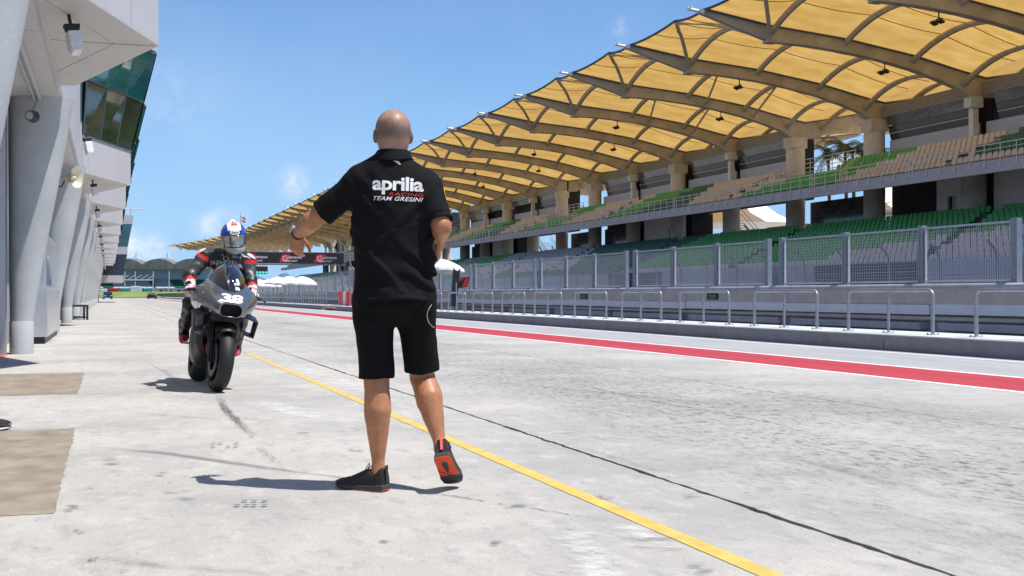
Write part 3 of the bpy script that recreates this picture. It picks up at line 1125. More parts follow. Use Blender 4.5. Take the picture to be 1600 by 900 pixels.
first_module = None
for k in range(0, NB + 1):
    ty = 15.5 + MOD * k
    if k == 1:
        lamp_under(ty - 1.4)
        continue
    A, T, B = Vector((-.66, ty - 3.3)), Vector((.60, ty)), Vector((-.50, ty + 3.4))
    back = -.78
    # underside: triangular panels with open seams between them
    ctr = Vector((-.05, ty - .1))
    a2, b2_ = Vector((back, ty - 3.35)), Vector((back, ty + 3.45))
    inner = [Vector((back + .02, ty - 2.3)), Vector((.06, ty + .05)), Vector((back + .02, ty + 2.4))]
    g = .010

    def tri(pts, z0, z1, m, nm, shrink=.024):
        c = sum(pts, Vector((0, 0))) / len(pts)
        q = [p_ + (c - p_).normalized() * shrink for p_ in pts]
        bb = MB()
        bb.prism([(p_.x, p_.y) for p_ in q], lambda a, c_, t: (a, c_, t), z0, z1)
        return bb.build(nm, m, bld)
    tri([a2, A, T, inner[1], inner[0]], SOF, SOF + .03, 'soffit', 'canopy_panel')
    tri([T, B, b2_, inner[2], inner[1]], SOF, SOF + .03, 'soffit', 'canopy_panel')
    tri([inner[0], inner[1], Vector((back + .02, ty + .05))], SOF, SOF + .03, 'soffit', 'canopy_panel')
    tri([Vector((back + .02, ty + .05)), inner[1], inner[2]], SOF, SOF + .03, 'soffit', 'canopy_panel')
    b = MB()
    b.prism([(A.x, A.y), (T.x - .03, T.y), (B.x, B.y), (back, B.y), (back, A.y)], lambda a, c_, t: (a, c_, t), SOF + .032, SOF + .06)
    b.build('canopy_backing', 'seam', bld)
    # parapet cladding: three sheets on each flank of the point
    for (P, Q) in ((A, T), (T, B)):
        for j in range(3 if (P - Q).length > 0 else 0):
            fr_ = [0, .12, .72, 1.0] if P is A else [0, .3, .65, 1.0]
            p0, p1 = P.lerp(Q, fr_[j]), P.lerp(Q, fr_[j + 1])
            n2 = Vector(((Q - P).y, -(Q - P).x)).normalized()
            e = (p1 - p0).normalized() * .006
            p0, p1 = p0 + e, p1 - e
            b = MB()
            b.prism([(p0.x, p0.y), (p1.x, p1.y), (p1.x - n2.x * .05, p1.y - n2.y * .05), (p0.x - n2.x * .05, p0.y - n2.y * .05)], lambda a, c_, t: (a, c_, t), SOF + .01, 5.14)
            b.build('cladding_panel', 'lilac', bld)
    b = MB()
    b.prism([(A.x - .03, A.y + .1), (T.x - .10, T.y), (B.x - .05, B.y - .1), (back - .3, B.y), (back - .3, A.y)], lambda a, c_, t: (a, c_, t), SOF + .06, 9.0)
    b.build('core', 'seam', bld)
    # leaning glass above the parapet: panes in a thin frame
    lean, gh = .70, 2.9

    def gp(P, Q, s, t):
        q = P.lerp(Q, s)
        w = 1.0 if P is A else 1.0
        ww = (s if P is A else 1 - s)
        return Vector((q.x + .02 + lean * t * (.25 + .75 * ww), q.y, 5.14 + gh * t))
    for (P, Q) in ((A, T), (T, B)):
        ns = 3
        for i in range(ns):
            for j in range(2):
                s0, s1, t0, t1 = i / ns + .012, (i + 1) / ns - .012, j / 2 + .012, (j + 1) / 2 - .012
                q = [gp(P, Q, s0, t0), gp(P, Q, s1, t0), gp(P, Q, s1, t1), gp(P, Q, s0, t1)]
                n3 = (q[1] - q[0]).cross(q[3] - q[0]).normalized()
                bb = MB()
                bb.add(q + [v_ - n3 * .02 for v_ in q], [(0, 1, 2, 3), (7, 6, 5, 4), (0, 4, 5, 1), (1, 5, 6, 2), (2, 6, 7, 3), (3, 7, 4, 0)])
                bb.build('pane', GLG if (j == 0 and P is A and k % 2 == 0) else GL, bld)
    bb = MB()
    for (P, Q) in ((A, T), (T, B)):
        for i in range(4):
            bb.tube([gp(P, Q, i / 3, 0), gp(P, Q, i / 3, 1.0)], .022, 4)
        for t in (0, .5, 1.0):
            bb.tube([gp(P, Q, 0, t), gp(P, Q, 1, t)], .022, 4)
    bb.build('glazing_frame', mat('glazing_frame', (.05, .10, .11), .4), bld)
    b = MB()
    tp = [gp(A, T, 0, 1.02), gp(A, T, 1, 1.02), gp(T, B, 1, 1.02)]
    b.prism([(p_.x, p_.y) for p_ in tp] + [(back - .3, B.y), (back - .3, A.y)], lambda a, c_, t: (a, c_, t), 8.1, 9.4)
    b.build('cornice', 'lilac', bld)
    lamp_under(ty - 1.4)

# recess wall seen beside the glass, with its small window
b = MB()
b.box((-1.6, 31.55, 3.96), (-.66, 31.68, 5.35))
b.build('recess_wall', 'lilac', bld)
b = MB()
b.box((-1.35, 31.50, 5.37), (-.66, 31.62, 6.6))
b.build('recess_window', GL, bld)

# flared columns
prof = [(0, .165, .165, 0), (.5, .165, .165, 0), (.60, .172, .168, .005), (1.2, .225, .19, .045), (2.0, .30, .235, .115), (3.0, .395, .30, .20), (3.96, .475, .36, .275)]
cm = MB()
rings = []
for (z, rx, ry, dx) in prof:
    rings.append([(dx + rx * math.cos(2 * math.pi * j / 28), ry * math.sin(2 * math.pi * j / 28), z) for j in range(28)])
cm.loft(rings)
col_me = cm.mesh('column', 'col_paint', 60)
cb = MB()
cb.lathe([(.172, .0), (.174, .02), (.174, .49), (.166, .505)], 28)
base_me = cb.mesh('column_base', 'col_paint', 50)
for k in range(-2, NB + 1):
    co = link('column', col_me, bld, (-1.27 + (.10 if k == -1 else 0), 19.3 + MOD * k, 0))
    link('column_base', base_me, co)

# alarm sounder and loudspeakers
t_ = thing('alarm_lamp', 'small round alarm sounder high on the flared grey column', 'alarm', (0, 0, 0))
p = at(48, 181, 17.15)
mt = Matrix.Translation((p.x, p.y, p.z)) @ Matrix.Rotation(R(90), 4, 'X') @ Matrix.Rotation(R(-25), 4, 'Y')
b = MB()
b.lathe([(0, .05), (.06, .055), (.085, .03), (.092, -.08)], 20, 0, mt)
b.build('housing', 'black', t_)
b = MB()
b.lathe([(0, .064), (.05, .062), (.06, .057)], 12, 0, mt)
for j in range(12):
    a = j * math.pi / 6
    b.cbox((0, 0, 0), (.008, .024, .006), 0, mt @ Matrix.Rotation(a, 4, 'Z') @ Matrix.Translation((0, .072, .05)))
b.build('grille', 'steel_matte', t_)


def horn(p, s, label):
    t_ = thing('loudspeaker', label, 'loudspeaker', p, R(48))
    b = MB()
    rings = []
    for (y, w, h) in [(.22, .05, .05), (.05, .06, .07), (-.10, .10, .13), (-.20, .16, .21), (-.24, .18, .235), (-.232, .17, .22), (-.15, .11, .14), (-.02, .05, .06)]:
        ring = []
        for j in range(16):
            a = 2 * math.pi * (j + .5) / 16
            c_, s_ = math.cos(a), math.sin(a)
            q = (abs(c_) ** 3 + abs(s_) ** 3) ** (-1 / 3)
            ring.append((w * c_ * q * s, y * s, h * s_ * q * s))
        rings.append(ring)
    b.loft(rings)
    b.build('horn', 'cream', t_, 40)
    b = MB()
    b.lathe([(0, -.22), (.03, -.20), (.045, -.12), (.03, 0)], 12, 0, Matrix.Rotation(R(-90), 4, 'X') @ Matrix.Scale(s, 4))
    b.build('driver_cone', 'cream', t_, 40)
    b = MB()
    b.tube([(-.02, .1 * s, -.05), (-.06, .15, -.2), (-.26, .16, -.2)], .018, 6)
    b.build('bracket', 'black', t_)


p = at(107, 278, 26.6)
horn(p, 1.0, 'cream horn loudspeaker on the second flared column, above the silver cabinet')
p = at(133, 349, 56)
horn(p, 1.0, 'small cream horn loudspeaker farther along the columns, beyond the black bench')

b = MB()
b.tube([at(50, 172, 17.12), at(57, 158, 17.08), at(57, 152, 17.05)], .007, 5)
b.build('cable', 'seam', bpy.data.objects['alarm_lamp'])
b = MB()
for x_, r2 in ((-1.00, .028), (-1.08, .018)):
    b.tube([(x_, -4, 3.90), (x_, 135, 3.90)], r2, 6)
b.build('conduit', 'steel_matte', bld, kind='stuff')
# silver cabinet pier between two columns
t_ = thing('service_cabinet', 'silver panelled service cabinet with slanted glazed top between two columns', 'cabinet')
b = MB()
b.box((-1.33, 23.1, 0.0), (-1.12, 28.5, .13))
b.build('plinth', 'black', t_)
for i, (y0, y1) in enumerate([(23.05, 24.6), (24.62, 26.4), (26.42, 28.5)]):
    b = MB()
    b.box((-1.37, y0, .13), (-1.07, y1, 1.03))
    bevel(b.build('panel', 'silver', t_), .01)
b = MB()
b.prism([(23.6, 1.035), (28.4, 1.035), (28.4, 2.1), (24.2, 2.1), (23.6, 1.9)], lambda a, c_, t: (t, a, c_), -1.34, -1.14)
bevel(b.build('upper_case', 'silver', t_), .015)
b = MB()
b.prism([(24.0, 1.1), (26.0, 1.1), (26.0, 1.45), (24.6, 1.7), (24.0, 1.65)], lambda a, c_, t: (t, a, c_), -1.138, -1.13)
b.build('window', mat('cabinet_glass', (.25, .28, .32), .08, spec=1.0), t_)
# black bench frame
t_ = thing('bench', 'black metal bench frame standing beside the grey columns', 'bench', (-1.05, 44.6, 0), R(8))
b = MB()
b.cbox((0, 0, .51), (.60, 1.0, .07))
bevel(b.build('seat', 'black', t_), .012)
for sx in (-1, 1):
    for sy in (-1, 1):
        b = MB()
        b.cbox((sx * .26, sy * .45, .237), (.07, .07, .474))
        b.build('leg', 'black', t_)
b = MB()
b.cbox((0, .45, .10), (.44, .05, .05))
b.cbox((0, -.45, .10), (.44, .05, .05))
b.build('stretcher', 'black', t_)

# control tower at the far end of the building
t_ = thing('control_tower', 'grey control tower with dark leaning window at the end of the pit building', 'tower')
Y0, Y1 = 136.0, 150.0


def tblock(name, z0, z1, xa0, xa1, m, inset=0.0, y0=Y0):
    b = MB()
    q = [(-6, y0), (xa0, y0), (xa0, Y1), (-6, Y1)]
    q2 = [(-6, y0), (xa1, y0), (xa1, Y1), (-6, Y1)]
    b.loft([[(x, y, z0) for x, y in q], [(x, y, z1) for x, y in q2]])
    return b.build(name, m, t_)


dk = mat('tower_dark_glass', (.012, .014, .02), .06, spec=1.0)
tblock('base_band', 2.3, 3.05, 1.55, 1.55, 'lilac')
tblock('dark_window', 3.06, 5.4, 1.45, 1.95, dk)
tblock('middle_band', 5.41, 6.25, 1.95, 1.98, 'lilac')
tblock('glass_storey', 6.26, 8.8, 2.0, 2.45, GL)
tblock('top_band', 8.81, 9.8, 2.5, 2.6, 'lilac')
b = MB()
for (x, y) in ((1.0, Y0 + .5), (2.3, Y0 + .5)):
    b.tube([(x, y, 9.8), (x, y, 10.8)], .05, 6)
b.tube([(.4, Y0 + .5, 10.6), (3.6, Y0 + .5, 10.55)], .05, 6)
b.tube([(.2, Y0 + 1, 9.8), (.2, Y0 + 1, 12.6)], .06, 6)
b.build('antenna', 'steel_matte', t_)

# ================================================================== main grandstand
BAY = 10.6


def YN(n):
    return 73.1 + BAY * (n - 3)


gs = thing('grandstand', 'two-tier covered grandstand with orange membrane roof on arched concrete beams', 'grandstand')
ST = [33.96, 38.9, 44.3, 49.5, 55.3]
itp = lambda x, xs_, ys_: float(np.interp(x, xs_, ys_))
ZT = lambda L: itp(L, [33.96, 38.9, 44.3, 49.5, 53.5, 56.5], [18.32, 17.62, 17.2, 16.5, 15.7, 15.2])
ZB = lambda L: itp(L, [33.96, 38.9, 41.5, 44.3, 47, 49.5, 51.5, 53.2, 54.0, 56.5], [18.08, 16.66, 16.6, 16.4, 16.05, 15.6, 15.1, 14.6, 14.1, 14.1])
HA = lambda L: itp(L, [33.96, 38.9, 44.3, 49.5, 53.6], [.9, 1.12, 1.1, 1.0, .75])

# beam: steel tip and concrete arm
tipx = [33.96, 35.5, 37.2, 38.95]
b = MB()
b.prism([(x, ZB(x)) for x in tipx] + [(x, ZT(x)) for x in reversed(tipx)], lambda a, c, t: (a, t, c), -.20, .20)
b.tube([(33.2, 0, 18.28), (34.2, 0, 18.2)], .10, 6, 1)
b.tube([(33.3, -.35, 18.34), (33.3, .35, 18.34)], .07, 6, 1)
tip_me = b.mesh('beam_tip', ['beam_tip', 'white'])
armx = [38.9, 41.5, 44.3, 47, 49.5, 51.5, 53.2, 54.0, 55.4]
b = MB()
b.prism([(x, ZB(x)) for x in armx] + [(x, ZT(x) - .04) for x in reversed(armx)], lambda a, c, t: (a, t, c), -.29, .29)
b.prism([(38.6, 16.6), (39.3, 16.6), (39.2, 17.6), (38.7, 17.6)], lambda a, c, t: (a, t, c), -.34, .34)
arm_me = b.mesh('roof_beam', 'beam')
b = MB()
b.prism([(x, ZT(x) - .04) for x in [34.3] + armx] + [(x, ZT(x) + .03) for x in reversed([34.3] + armx)], lambda a, c, t: (a, t, c), -.42, .42)
gut_me = b.mesh('gutter', 'seam')


def mem(i):
    """membrane panel between two rib stations, arched from beam to beam"""
    nu, nv = 4, 14
    b = MB()
    vs_, fs = [], []
    for a in range(nu + 1):
        u = a / nu
        for c in range(nv + 1):
            v = c / nv
            ar = 4 * v * (1 - v)
            L0, L1 = ST[i], ST[i + 1]
            if i == 0:
                t = 1 - abs(2 * v - 1)
                Lf = 34.3 + .8 * t
                zf = 18.26 + .60 * t ** 2.0
                L = Lf + (L1 - Lf) * u
                z1 = ZT(L1) + HA(L1) * ar
                z = zf + (z1 - zf) * u - .22 * 4 * u * (1 - u) * ar
                z = max(z, ZT(L) + .02)
            else:
                L = L0 + (L1 - L0) * u
                z = ZT(L) + HA(L) * ar - .16 * 4 * u * (1 - u) * ar
            vs_.append((L, v * BAY, z + .03))
    for a in range(nu):
        for c in range(nv):
            k = a * (nv + 1) + c
            fs.append((k, k + 1, k + nv + 2, k + nv + 1))
    b.add(vs_, fs)
    return b.mesh('membrane_panel', 'membrane', 30), vs_


mems = [mem(i) for i in range(4)]
b = MB()
for i in range(4):
    vs_ = mems[i][1]
    for c in (4, 7, 10):
        b.tube([(vs_[a * 15 + c][0], vs_[a * 15 + c][1], vs_[a * 15 + c][2] - .03) for a in range(5)], .028, 4)
seam_me = b.mesh('membrane_seam', mat('seam_cloth', (.30, .17, .05), .8))
b = MB()
b.tube([(mems[0][1][c][0], mems[0][1][c][1], mems[0][1][c][2]) for c in range(15)], .085, 5)
edge_me = b.mesh('edge_cable', mat('edge_cable', (.10, .10, .11), .6))


def rib_mesh(L, r_=.20):
    b = MB()
    zs, za = ZB(L) + .4, ZT(L) + HA(L) - .10
    b.tube([(L, v * BAY, zs + 4 * v * (1 - v) * (za - zs)) for v in np.linspace(.028, .972, 13)], r_, 6)
    return b.mesh('rib', 'rib')


rib_mes = [rib_mesh(L) for L in ST[1:4]] + [rib_mesh(53.6)]
b = MB()
for s in (0, 1):
    pts = []
    for t in np.linspace(0, 1, 8):
        v = .03 + .47 * t
        L = 38.75 + (35.15 - 38.75) * t
        z = 16.95 + (18.72 - 16.95) * (1 - (1 - t) ** 1.7)
        pts.append((L, (v if not s else 1 - v) * BAY, z))
    b.tube(pts, .13, 6)
strut_me = b.mesh('crest_strut', 'rib')
tie_mes = []
for (La, za, Lb) in ((44.3, 18.05, 46.0), (49.5, 17.35, 50.4)):
    b = MB()
    b.tube([(La, 5.3, za), (Lb, 10.3, ZB(Lb) + .3)], .09, 5)
    tie_mes.append(b.mesh('tie_rod', 'rib'))

# where each beam stands: straight, then bending left at the far end
placements = []
P, phi = Vector((0.0, 0.0)), 0.0
for n in range(-2, 37):
    if n <= 25:
        placements.append((n, Vector((0, YN(n))), 0.0))
        P = Vector((33.96, YN(n)))
    else:
        phi += R(1.0)
        P = P + Vector((-math.sin(phi), math.cos(phi))) * BAY
        o = P - Vector((math.cos(phi), math.sin(phi))) * 33.96
        placements.append((n, o, phi))
for (n, o, ph) in placements:
    for rear in ((False, True) if n <= 12 else (False,)):
        if rear:
            lb, rb = Vector((o.x + 110.6, o.y, 0)), math.pi
            lm = Vector((o.x + 110.6, o.y + BAY, 0))
        else:
            lb = lm = Vector((o.x, o.y, 0))
            rb = ph
        bo = link('roof_beam', arm_me, gs, lb, (0, 0, rb))
        link('beam_tip', tip_me, bo)
        link('gutter', gut_me, bo)
        for i in range(4):
            mo = link('membrane_panel', mems[i][0], gs, lm, (0, 0, rb))
            if i == 0 and not rear:
                link('edge_cable', edge_me, mo)
                link('seam', seam_me, mo)
                link('crest_strut', strut_me, mo)
                if n in (3, 4):
                    for tm in tie_mes:
                        link('tie_rod', tm, mo)
        for rm in (rib_mes if n < 20 else rib_mes[:3]):
            link('rib', rm, gs, lm, (0, 0, rb))

# flood lamps hung from the beams
fl = thing('hanging_floodlight', 'small black floodlight hanging under an arched roof beam of the grandstand', 'floodlight', (0, 0, 0), 0, 'floodlights under the grandstand beams')
b = MB()
b.tube([(0, 0, 0), (0, 0, -.42)], .04, 6)
b.box((-.07, -.2, -.50), (.07, .2, -.42))
b.build('hanger', 'black', fl)
for s in (-1, 1):
    b = MB()
    b.cbox((0, 0, 0), (.34, .34, .12), mtx=Matrix.Translation((-.1, s * .26, -.62)) @ Matrix.Rotation(R(25), 4, 'Y'))
    b.build('lamp_head', 'black', fl)
first = True
for n in range(1, 14):
    for L in ((43.0,) if n % 2 else (47.5,)):
        o = fl if first else copy_tree(fl)
        first = False
        o.location = (L, YN(n), ZB(L) - .003)

GAPS = {-2, 3, 8, 13, 18, 23}
LGAPS = {4, 5, 9, 10, 14, 15, 19, 20}
THICK = {3, 4, 6, 8, 9, 11, 13, 14, 16, 18, 19, -2, -1, 1}
b = MB()
b.lathe([(.80, 0), (.80, 9.0), (.78, 13.2)], 20)
b.cbox((0, 0, 13.65), (1.5, 1.3, .9))
thick_me = b.mesh('column', 'stand_conc', 40)
b = MB()
b.lathe([(.80, 0), (.80, 9.4)], 20)
low_me = b.mesh('column', 'stand_conc', 40)
b = MB()
b.box((-.22, -.22, 8.2), (.22, .22, 14.12))
b.box((-.5, -.35, 13.4), (.5, .35, 14.12))
post_me = b.mesh('post', 'rail_white')
for n in range(-2, 26):
    if n in THICK:
        link('column', thick_me, gs, (54.6, YN(n), 0))
    else:
        link('column', low_me, gs, (54.6, YN(n), 0))
        link('post', post_me, gs, (54.6, YN(n), 0))

# suites behind the upper tier
YF = 340.0
for n in range(-2, 25):
    if n in GAPS:
        continue
    y0, y1 = YN(n) + .85, YN(n + 1) - (.85 if (n + 1) in THICK else .3)
    if n not in THICK:
        y0 = YN(n) + .3
    so = MB()
    if n not in LGAPS:
        so.box((56.2, YN(n), 5.6), (58.6, YN(n + 1), 9.2))
    so.box((56.2, YN(n) + (2.6 if (n - 1) in GAPS else .05), 9.2), (58.2, YN(n + 1) - .05, 15.2))
    so = so.build('suite_body', 'dark', gs)
    b = MB()
    b.box((55.3, y0, 10.5), (55.45, y1 - .1, 12.45))
    b.build('suite_panel', 'suite_grey', gs)
    yn = y1 - 1.3 if n % 2 else y1 - .2
    if n not in (10, 11):
        b = MB()
        b.loft([[(55.32, y0 + .1, 12.46), (55.32, yn, 12.46), (55.42, yn, 12.46), (55.42, y0 + .1, 12.46)],
                [(55.02, y0 + .1, 13.5), (55.02, yn, 13.5), (55.12, yn, 13.5), (55.12, y0 + .1, 13.5)]])
        b.build('window', 'suite_glass', gs)
        b = MB()
        b.tube([(55.15, y0 + .1, 12.95), (55.15, yn, 12.95)], .03, 4)
        b.build('glazing_bar', 'rail_white', gs)
    b = MB()
    b.loft([[(55.01, y0 + .1, 13.52), (55.01, yn, 13.52), (55.12, yn, 13.52), (55.12, y0 + .1, 13.52)],
            [(54.85, y0 + .1, 14.2), (54.85, yn, 14.2), (54.95, yn, 14.2), (54.95, y0 + .1, 14.2)]])
    b.build('window', 'suite_glass_pale', gs)
    for j in range(7 if n < 8 else 1):
        b = MB()
        if n < 8:
            b.box((55.0, YN(n) + .4, 14.26 + j * .13), (55.25, YN(n + 1) - .4, 14.26 + j * .13 + .09))
        else:
            b.box((55.0, YN(n) + .4, 14.26), (55.25, YN(n + 1) - .4, 15.15))
        b.build('louvre', 'louvre', gs)

# decks
b = MB()
b.box((47.5, 20, 7.86), (47.75, YF, 8.60))
b.build('deck_fascia', 'fascia', gs)
b = MB()
pts = [(47.75, 8.50), (49.4, 8.50)]
for i in range(1, 5):
    pts += [(48.45 + .95 * i, 8.50 + .48 * i), (49.4 + .95 * i, 8.50 + .48 * i)]
pts += [(55.2, 8.50 + .48 * 4), (55.2, 9.1), (47.75, 7.88)]
b.prism(pts, lambda a, c, t: (a, t, c), 20, YF)
b.build('upper_terrace', 'tread_conc', gs)
pts = [(42.3, 2.05), (43.45, 2.05)]
for i in range(1, 12):
    pts += [(42.6 + .85 * i, 2.05 + .335 * i), (43.45 + .85 * i, 2.05 + .335 * i)]
pts += [(56.0, 5.75), (56.0, .0), (42.3, .0)]
b = MB()
b.prism(pts, lambda a, c, t: (a, t, c), 20, YF)
b.build('lower_terrace', 'tread_conc', gs)
for i, y in enumerate(np.arange(20, YF, BAY)):
    b = MB()
    b.box((42.1, y + .02, .0), (42.28, y + BAY - .02, 2.0))
    b.box((42.05, y + .02, 2.0), (42.3, y + BAY - .02, 2.75))
    b.build('front_panel', ['navy', 'fascia', 'suite_grey'][i % 3] if i < 8 else 'suite_grey', gs)

# back wall below the upper deck, bay by bay
for n in range(-2, 26):
    if n in LGAPS:
        continue
    y0, y1 = YN(n) + .85, YN(n + 1) - .85
    if n == 2:
        b = MB()
        b.box((55.5, y0, 5.7), (55.7, y0 + 1.9, 9.0))
        b.box((55.5, y0 + 2.8, 5.7), (55.7, y0 + 3.9, 9.0))
        b.box((55.5, y0 + 1.9, 7.8), (55.7, y0 + 2.8, 9.0))
        b.build('block_wall', 'wall_white', gs)
        b = MB()
        b.box((55.66, y0 + 1.92, 5.7), (55.72, y0 + 2.5, 7.79))
        b.build('door', 'suite_grey', gs)
        b = MB()
        b.box((55.45, y0 + .7, 6.8), (55.499, y0 + 1.1, 7.15))
        b.build('notice', 'white', gs)
        b = MB()
        b.box((55.0, y0 + 5.0, 5.7), (55.15, y1 - 1.5, 6.6))
        b.build('counter', 'suite_grey', gs)
    elif n in (1, 6, 11):       # block wall with a door
        b = MB()
        ym = y0 + 2.0
        for (a, c) in ((y0, ym), (ym + 1.0, ym + 3.6), (ym + 3.62, y1)):
            b.box((55.5, a, 5.7), (55.7, c, 9.0))
        b.box((55.5, ym, 7.8), (55.7, ym + 1.0, 9.0))
        b.build('block_wall', 'wall_white', gs)
        b = MB()
        b.box((55.66, ym + .02, 5.7), (55.72, ym + .98, 7.79))
        b.build('door', 'suite_grey', gs)
        b = MB()
        b.box((55.45, ym + 1.9, 6.7), (55.499, ym + 2.4, 7.1))
        b.build('notice', 'white', gs)
    elif n in (3, 7, 8, 12):
        b = MB()
        b.box((54.6, y0, 5.7), (54.75, y1, 6.4))
        b.build('counter', 'navy', gs)
        b = MB()
        b.box((55.5, y0, 6.5), (55.6, y1, 8.6))
        b.build('window', 'suite_glass_pale', gs)
    elif n in (13, 16):
        b = MB()
        b.box((55.5, y0, 5.7), (55.7, y0 + 5, 9.0))
        b.build('block_wall', 'wall_white', gs)
    else:
        b = MB()
        b.box((55.2, y0 + 1, 5.7), (55.4, y1 - 4, 6.7))
        b.build('counter', 'suite_grey', gs)
# white open stairs and railings in the gaps
for n in (5, 10, 15):
    yc = YN(n) + BAY / 2
    st = MB()
    for k in range(14):
        st.box((58 + .0, yc - 3.2 + k * .38, 5.0 + k * .25), (60, yc - 3.2 + k * .38 + .36, 5.05 + k * .25))
    st.build('stair_steps', 'white', gs)
    st = MB()
    for x in (58, 60):
        st.box((x - .04, yc - 3.2, 4.7), (x + .04, yc + 2.3, 4.95), mtx=Matrix.Translation((x, yc - 3.2, 5)) @ Matrix.Rotation(math.atan(.25 / .38), 4, 'X') @ Matrix.Translation((-x, -(yc - 3.2), -5)))
        for h in (.5, 1.0):
            st.tube([(x, yc - 3.2, 5.0 + h), (x, yc + 2.1, 8.5 + h)], .04, 5)
    st.build('stair_rail', 'white', gs)
for n in sorted(GAPS):
    if n < 0:
        continue
    # landing wall and rails at the top of the seats
    b = MB()
    b.box((53.2, YN(n) + .9, 9.6), (53.4, YN(n + 1) - .9, 10.5))
    b.build('parapet', 'stand_conc', gs)
    b = MB()
    for h in (10.8, 11.15, 11.5, 11.85):
        b.tube([(53.3, YN(n) + .4, h), (53.3, YN(n + 1) - .4, h)], .035, 5)
    for y in np.arange(YN(n) + .5, YN(n + 1), 1.5):
        b.tube([(53.3, y, 9.6), (53.3, y, 11.85)], .035, 5)
    for s, yy in ((1, YN(n + 1) + .2), (-1, YN(n) - .2)):
        for h in (.45, .75, 1.05):
            b.tube([(53.1, yy, 10.35 + h), (48.9, yy + s * 3.5, 8.5 + h)], .035, 5)
        for q in np.linspace(0, 1, 6):
            b.tube([(53.1 - 4.2 * q, yy + s * 3.5 * q, 10.35 - 1.85 * q), (53.1 - 4.2 * q, yy + s * 3.5 * q, 11.4 - 1.85 * q)], .03, 5)
    b.build('stair_railing', 'rail_white', gs)

# front railing of the upper deck, one section per bay
b = MB()
for h in (9.48, 9.2, 8.78):
    b.tube([(47.45, 0, h), (47.45, BAY - .06, h)], .034 if h > 9.4 else .024, 6)
for y in list(np.arange(0, BAY, 1.25)) + [BAY - .25]:
    b.tube([(47.45, y, 8.25), (47.45, y, 9.48)], .03, 6)
    b.box((47.40, y - .05, 8.2), (47.5, y + .05, 8.38))
rail_me = b.mesh('railing', 'rail_white')
for n in range(-1, 24):
    link('railing', rail_me, gs, (0, YN(n) - 2.2, 0))

# ---- seats
b = MB()
b.box((-.02, -.215, .36), (.40, .215, .41))
b.prism([(-.19, .42), (.19, .42), (.205, .66), (.185, .75), (.12, .81), (-.12, .81), (-.185, .75), (-.205, .66)], lambda a, c, t: (t + (c - .42) * .22, a, c), .38, .43)
seat_v, seat_f = np.array(b.v), b.f
SCOL = ['seat_beige', 'seat_green', 'seat_dark', 'seat_grey']
seat_mes = [b.mesh('seat', c_) for c_ in SCOL]


def up_col(i, y):
    p = (y - 57.5 + i * .9) % 53
    if y < 57.5 - 0 * i:
        return 0 if i == 0 else 2
    if p < 12.5:
        return 0
    if p < 26 - i:
        return 1
    if p < 35 + i * 1.5:
        return 0
    if p < 45:
        return 2
    return 1


def lo_col(i, y):
    if y < 62 + 1.6 * i:
        return 3 if i < 7 - max(0, (y - 50) * .25) else 1
    if y < 96:
        return 1 if i > 1 else 3
    if y < 110 + i:
        return 2
    if y < 126 + i * 1.5:
        return 3 if i > 2 else 2
    if y < 135:
        return 2
    if y < 150:
        return 3
    return 1 if (y // 9) % 3 else 3


seats = []
for i in range(5):
    x, z = 48.75 + .95 * i, 8.50 + .48 * i
    for y in np.arange(22, 178, .5):
        pn = (y - YN(3)) % (5 * BAY)
        if pn < BAY and i >= 3 and 1 < pn < BAY - 1:
            continue                                     # stairs in the gap bays
        if 10.0 < (y - 48 + i * .3) % 26.5 < 10.9:
            continue                                     # aisles
        seats.append((x, y, z, up_col(i, y)))
for i in range(12):
    x, z = 42.9 + .85 * i, 2.05 + .335 * i
    for y in np.arange(22, 178, .5):
        if 6.0 < (y - 48 - i * .35) % 21.2 < 7.1:
            continue
        seats.append((x, y, z, lo_col(i, y)))


def seen(s):
    d = s[1] * CY + s[0] * SY
    px = 800 + FPX * (s[0] * CY - s[1] * SY) / d
    return px < 1590, d


order = sorted([(seen(s)[1], k) for k, s in enumerate(seats) if seen(s)[0]])
# the largest ones that stand clear of the mesh fence
clear = [k for (d, k) in order if seats[k][2] > 4.2]
single = set(clear[:300])
rest = [[], [], [], []]
for k, s in enumerate(seats):
    jit = random.uniform(-.012, .012)
    if k in single:
        link('seat', seat_mes[s[3]], gs, (s[0], s[1] + jit, s[2]))
    else:
        rest[s[3]].append((s[0], s[1] + jit, s[2]))
V, F, MI = [], [], []
o_ = 0
for c_, lst in enumerate(rest):
    for s in lst:
        V.append(seat_v + np.array(s))
        F += [tuple(q + o_ for q in f) for f in seat_f]
        MI += [c_] * len(seat_f)
        o_ += len(seat_v)
me = bpy.data.meshes.new('seating')
me.from_pydata(np.concatenate(V).tolist(), [], F)
for c_ in SCOL:
    me.materials.append(M[c_])
me.polygons.foreach_set('material_index', MI)
link('seating', me, gs, kind='stuff')
b = MB()
for i in range(5):
    x, z = 49.05 + .95 * i, 8.50 + .48 * i
    y = 178
    while y < 336:
        b.box((x, y, z + .4), (x + .15, y + 10, z + .8), (int(y) // 13 + i) % 3)
        y += 10
for i in range(12):
    x, z = 43.2 + .85 * i, 2.05 + .335 * i
    y = 178
    while y < 336:
        b.box((x, y, z + .4), (x + .15, y + 10, z + .8), 1 + (int(y) // 17 + i // 4) % 3)
        y += 10
b.build('seating', SCOL, gs, kind='stuff')

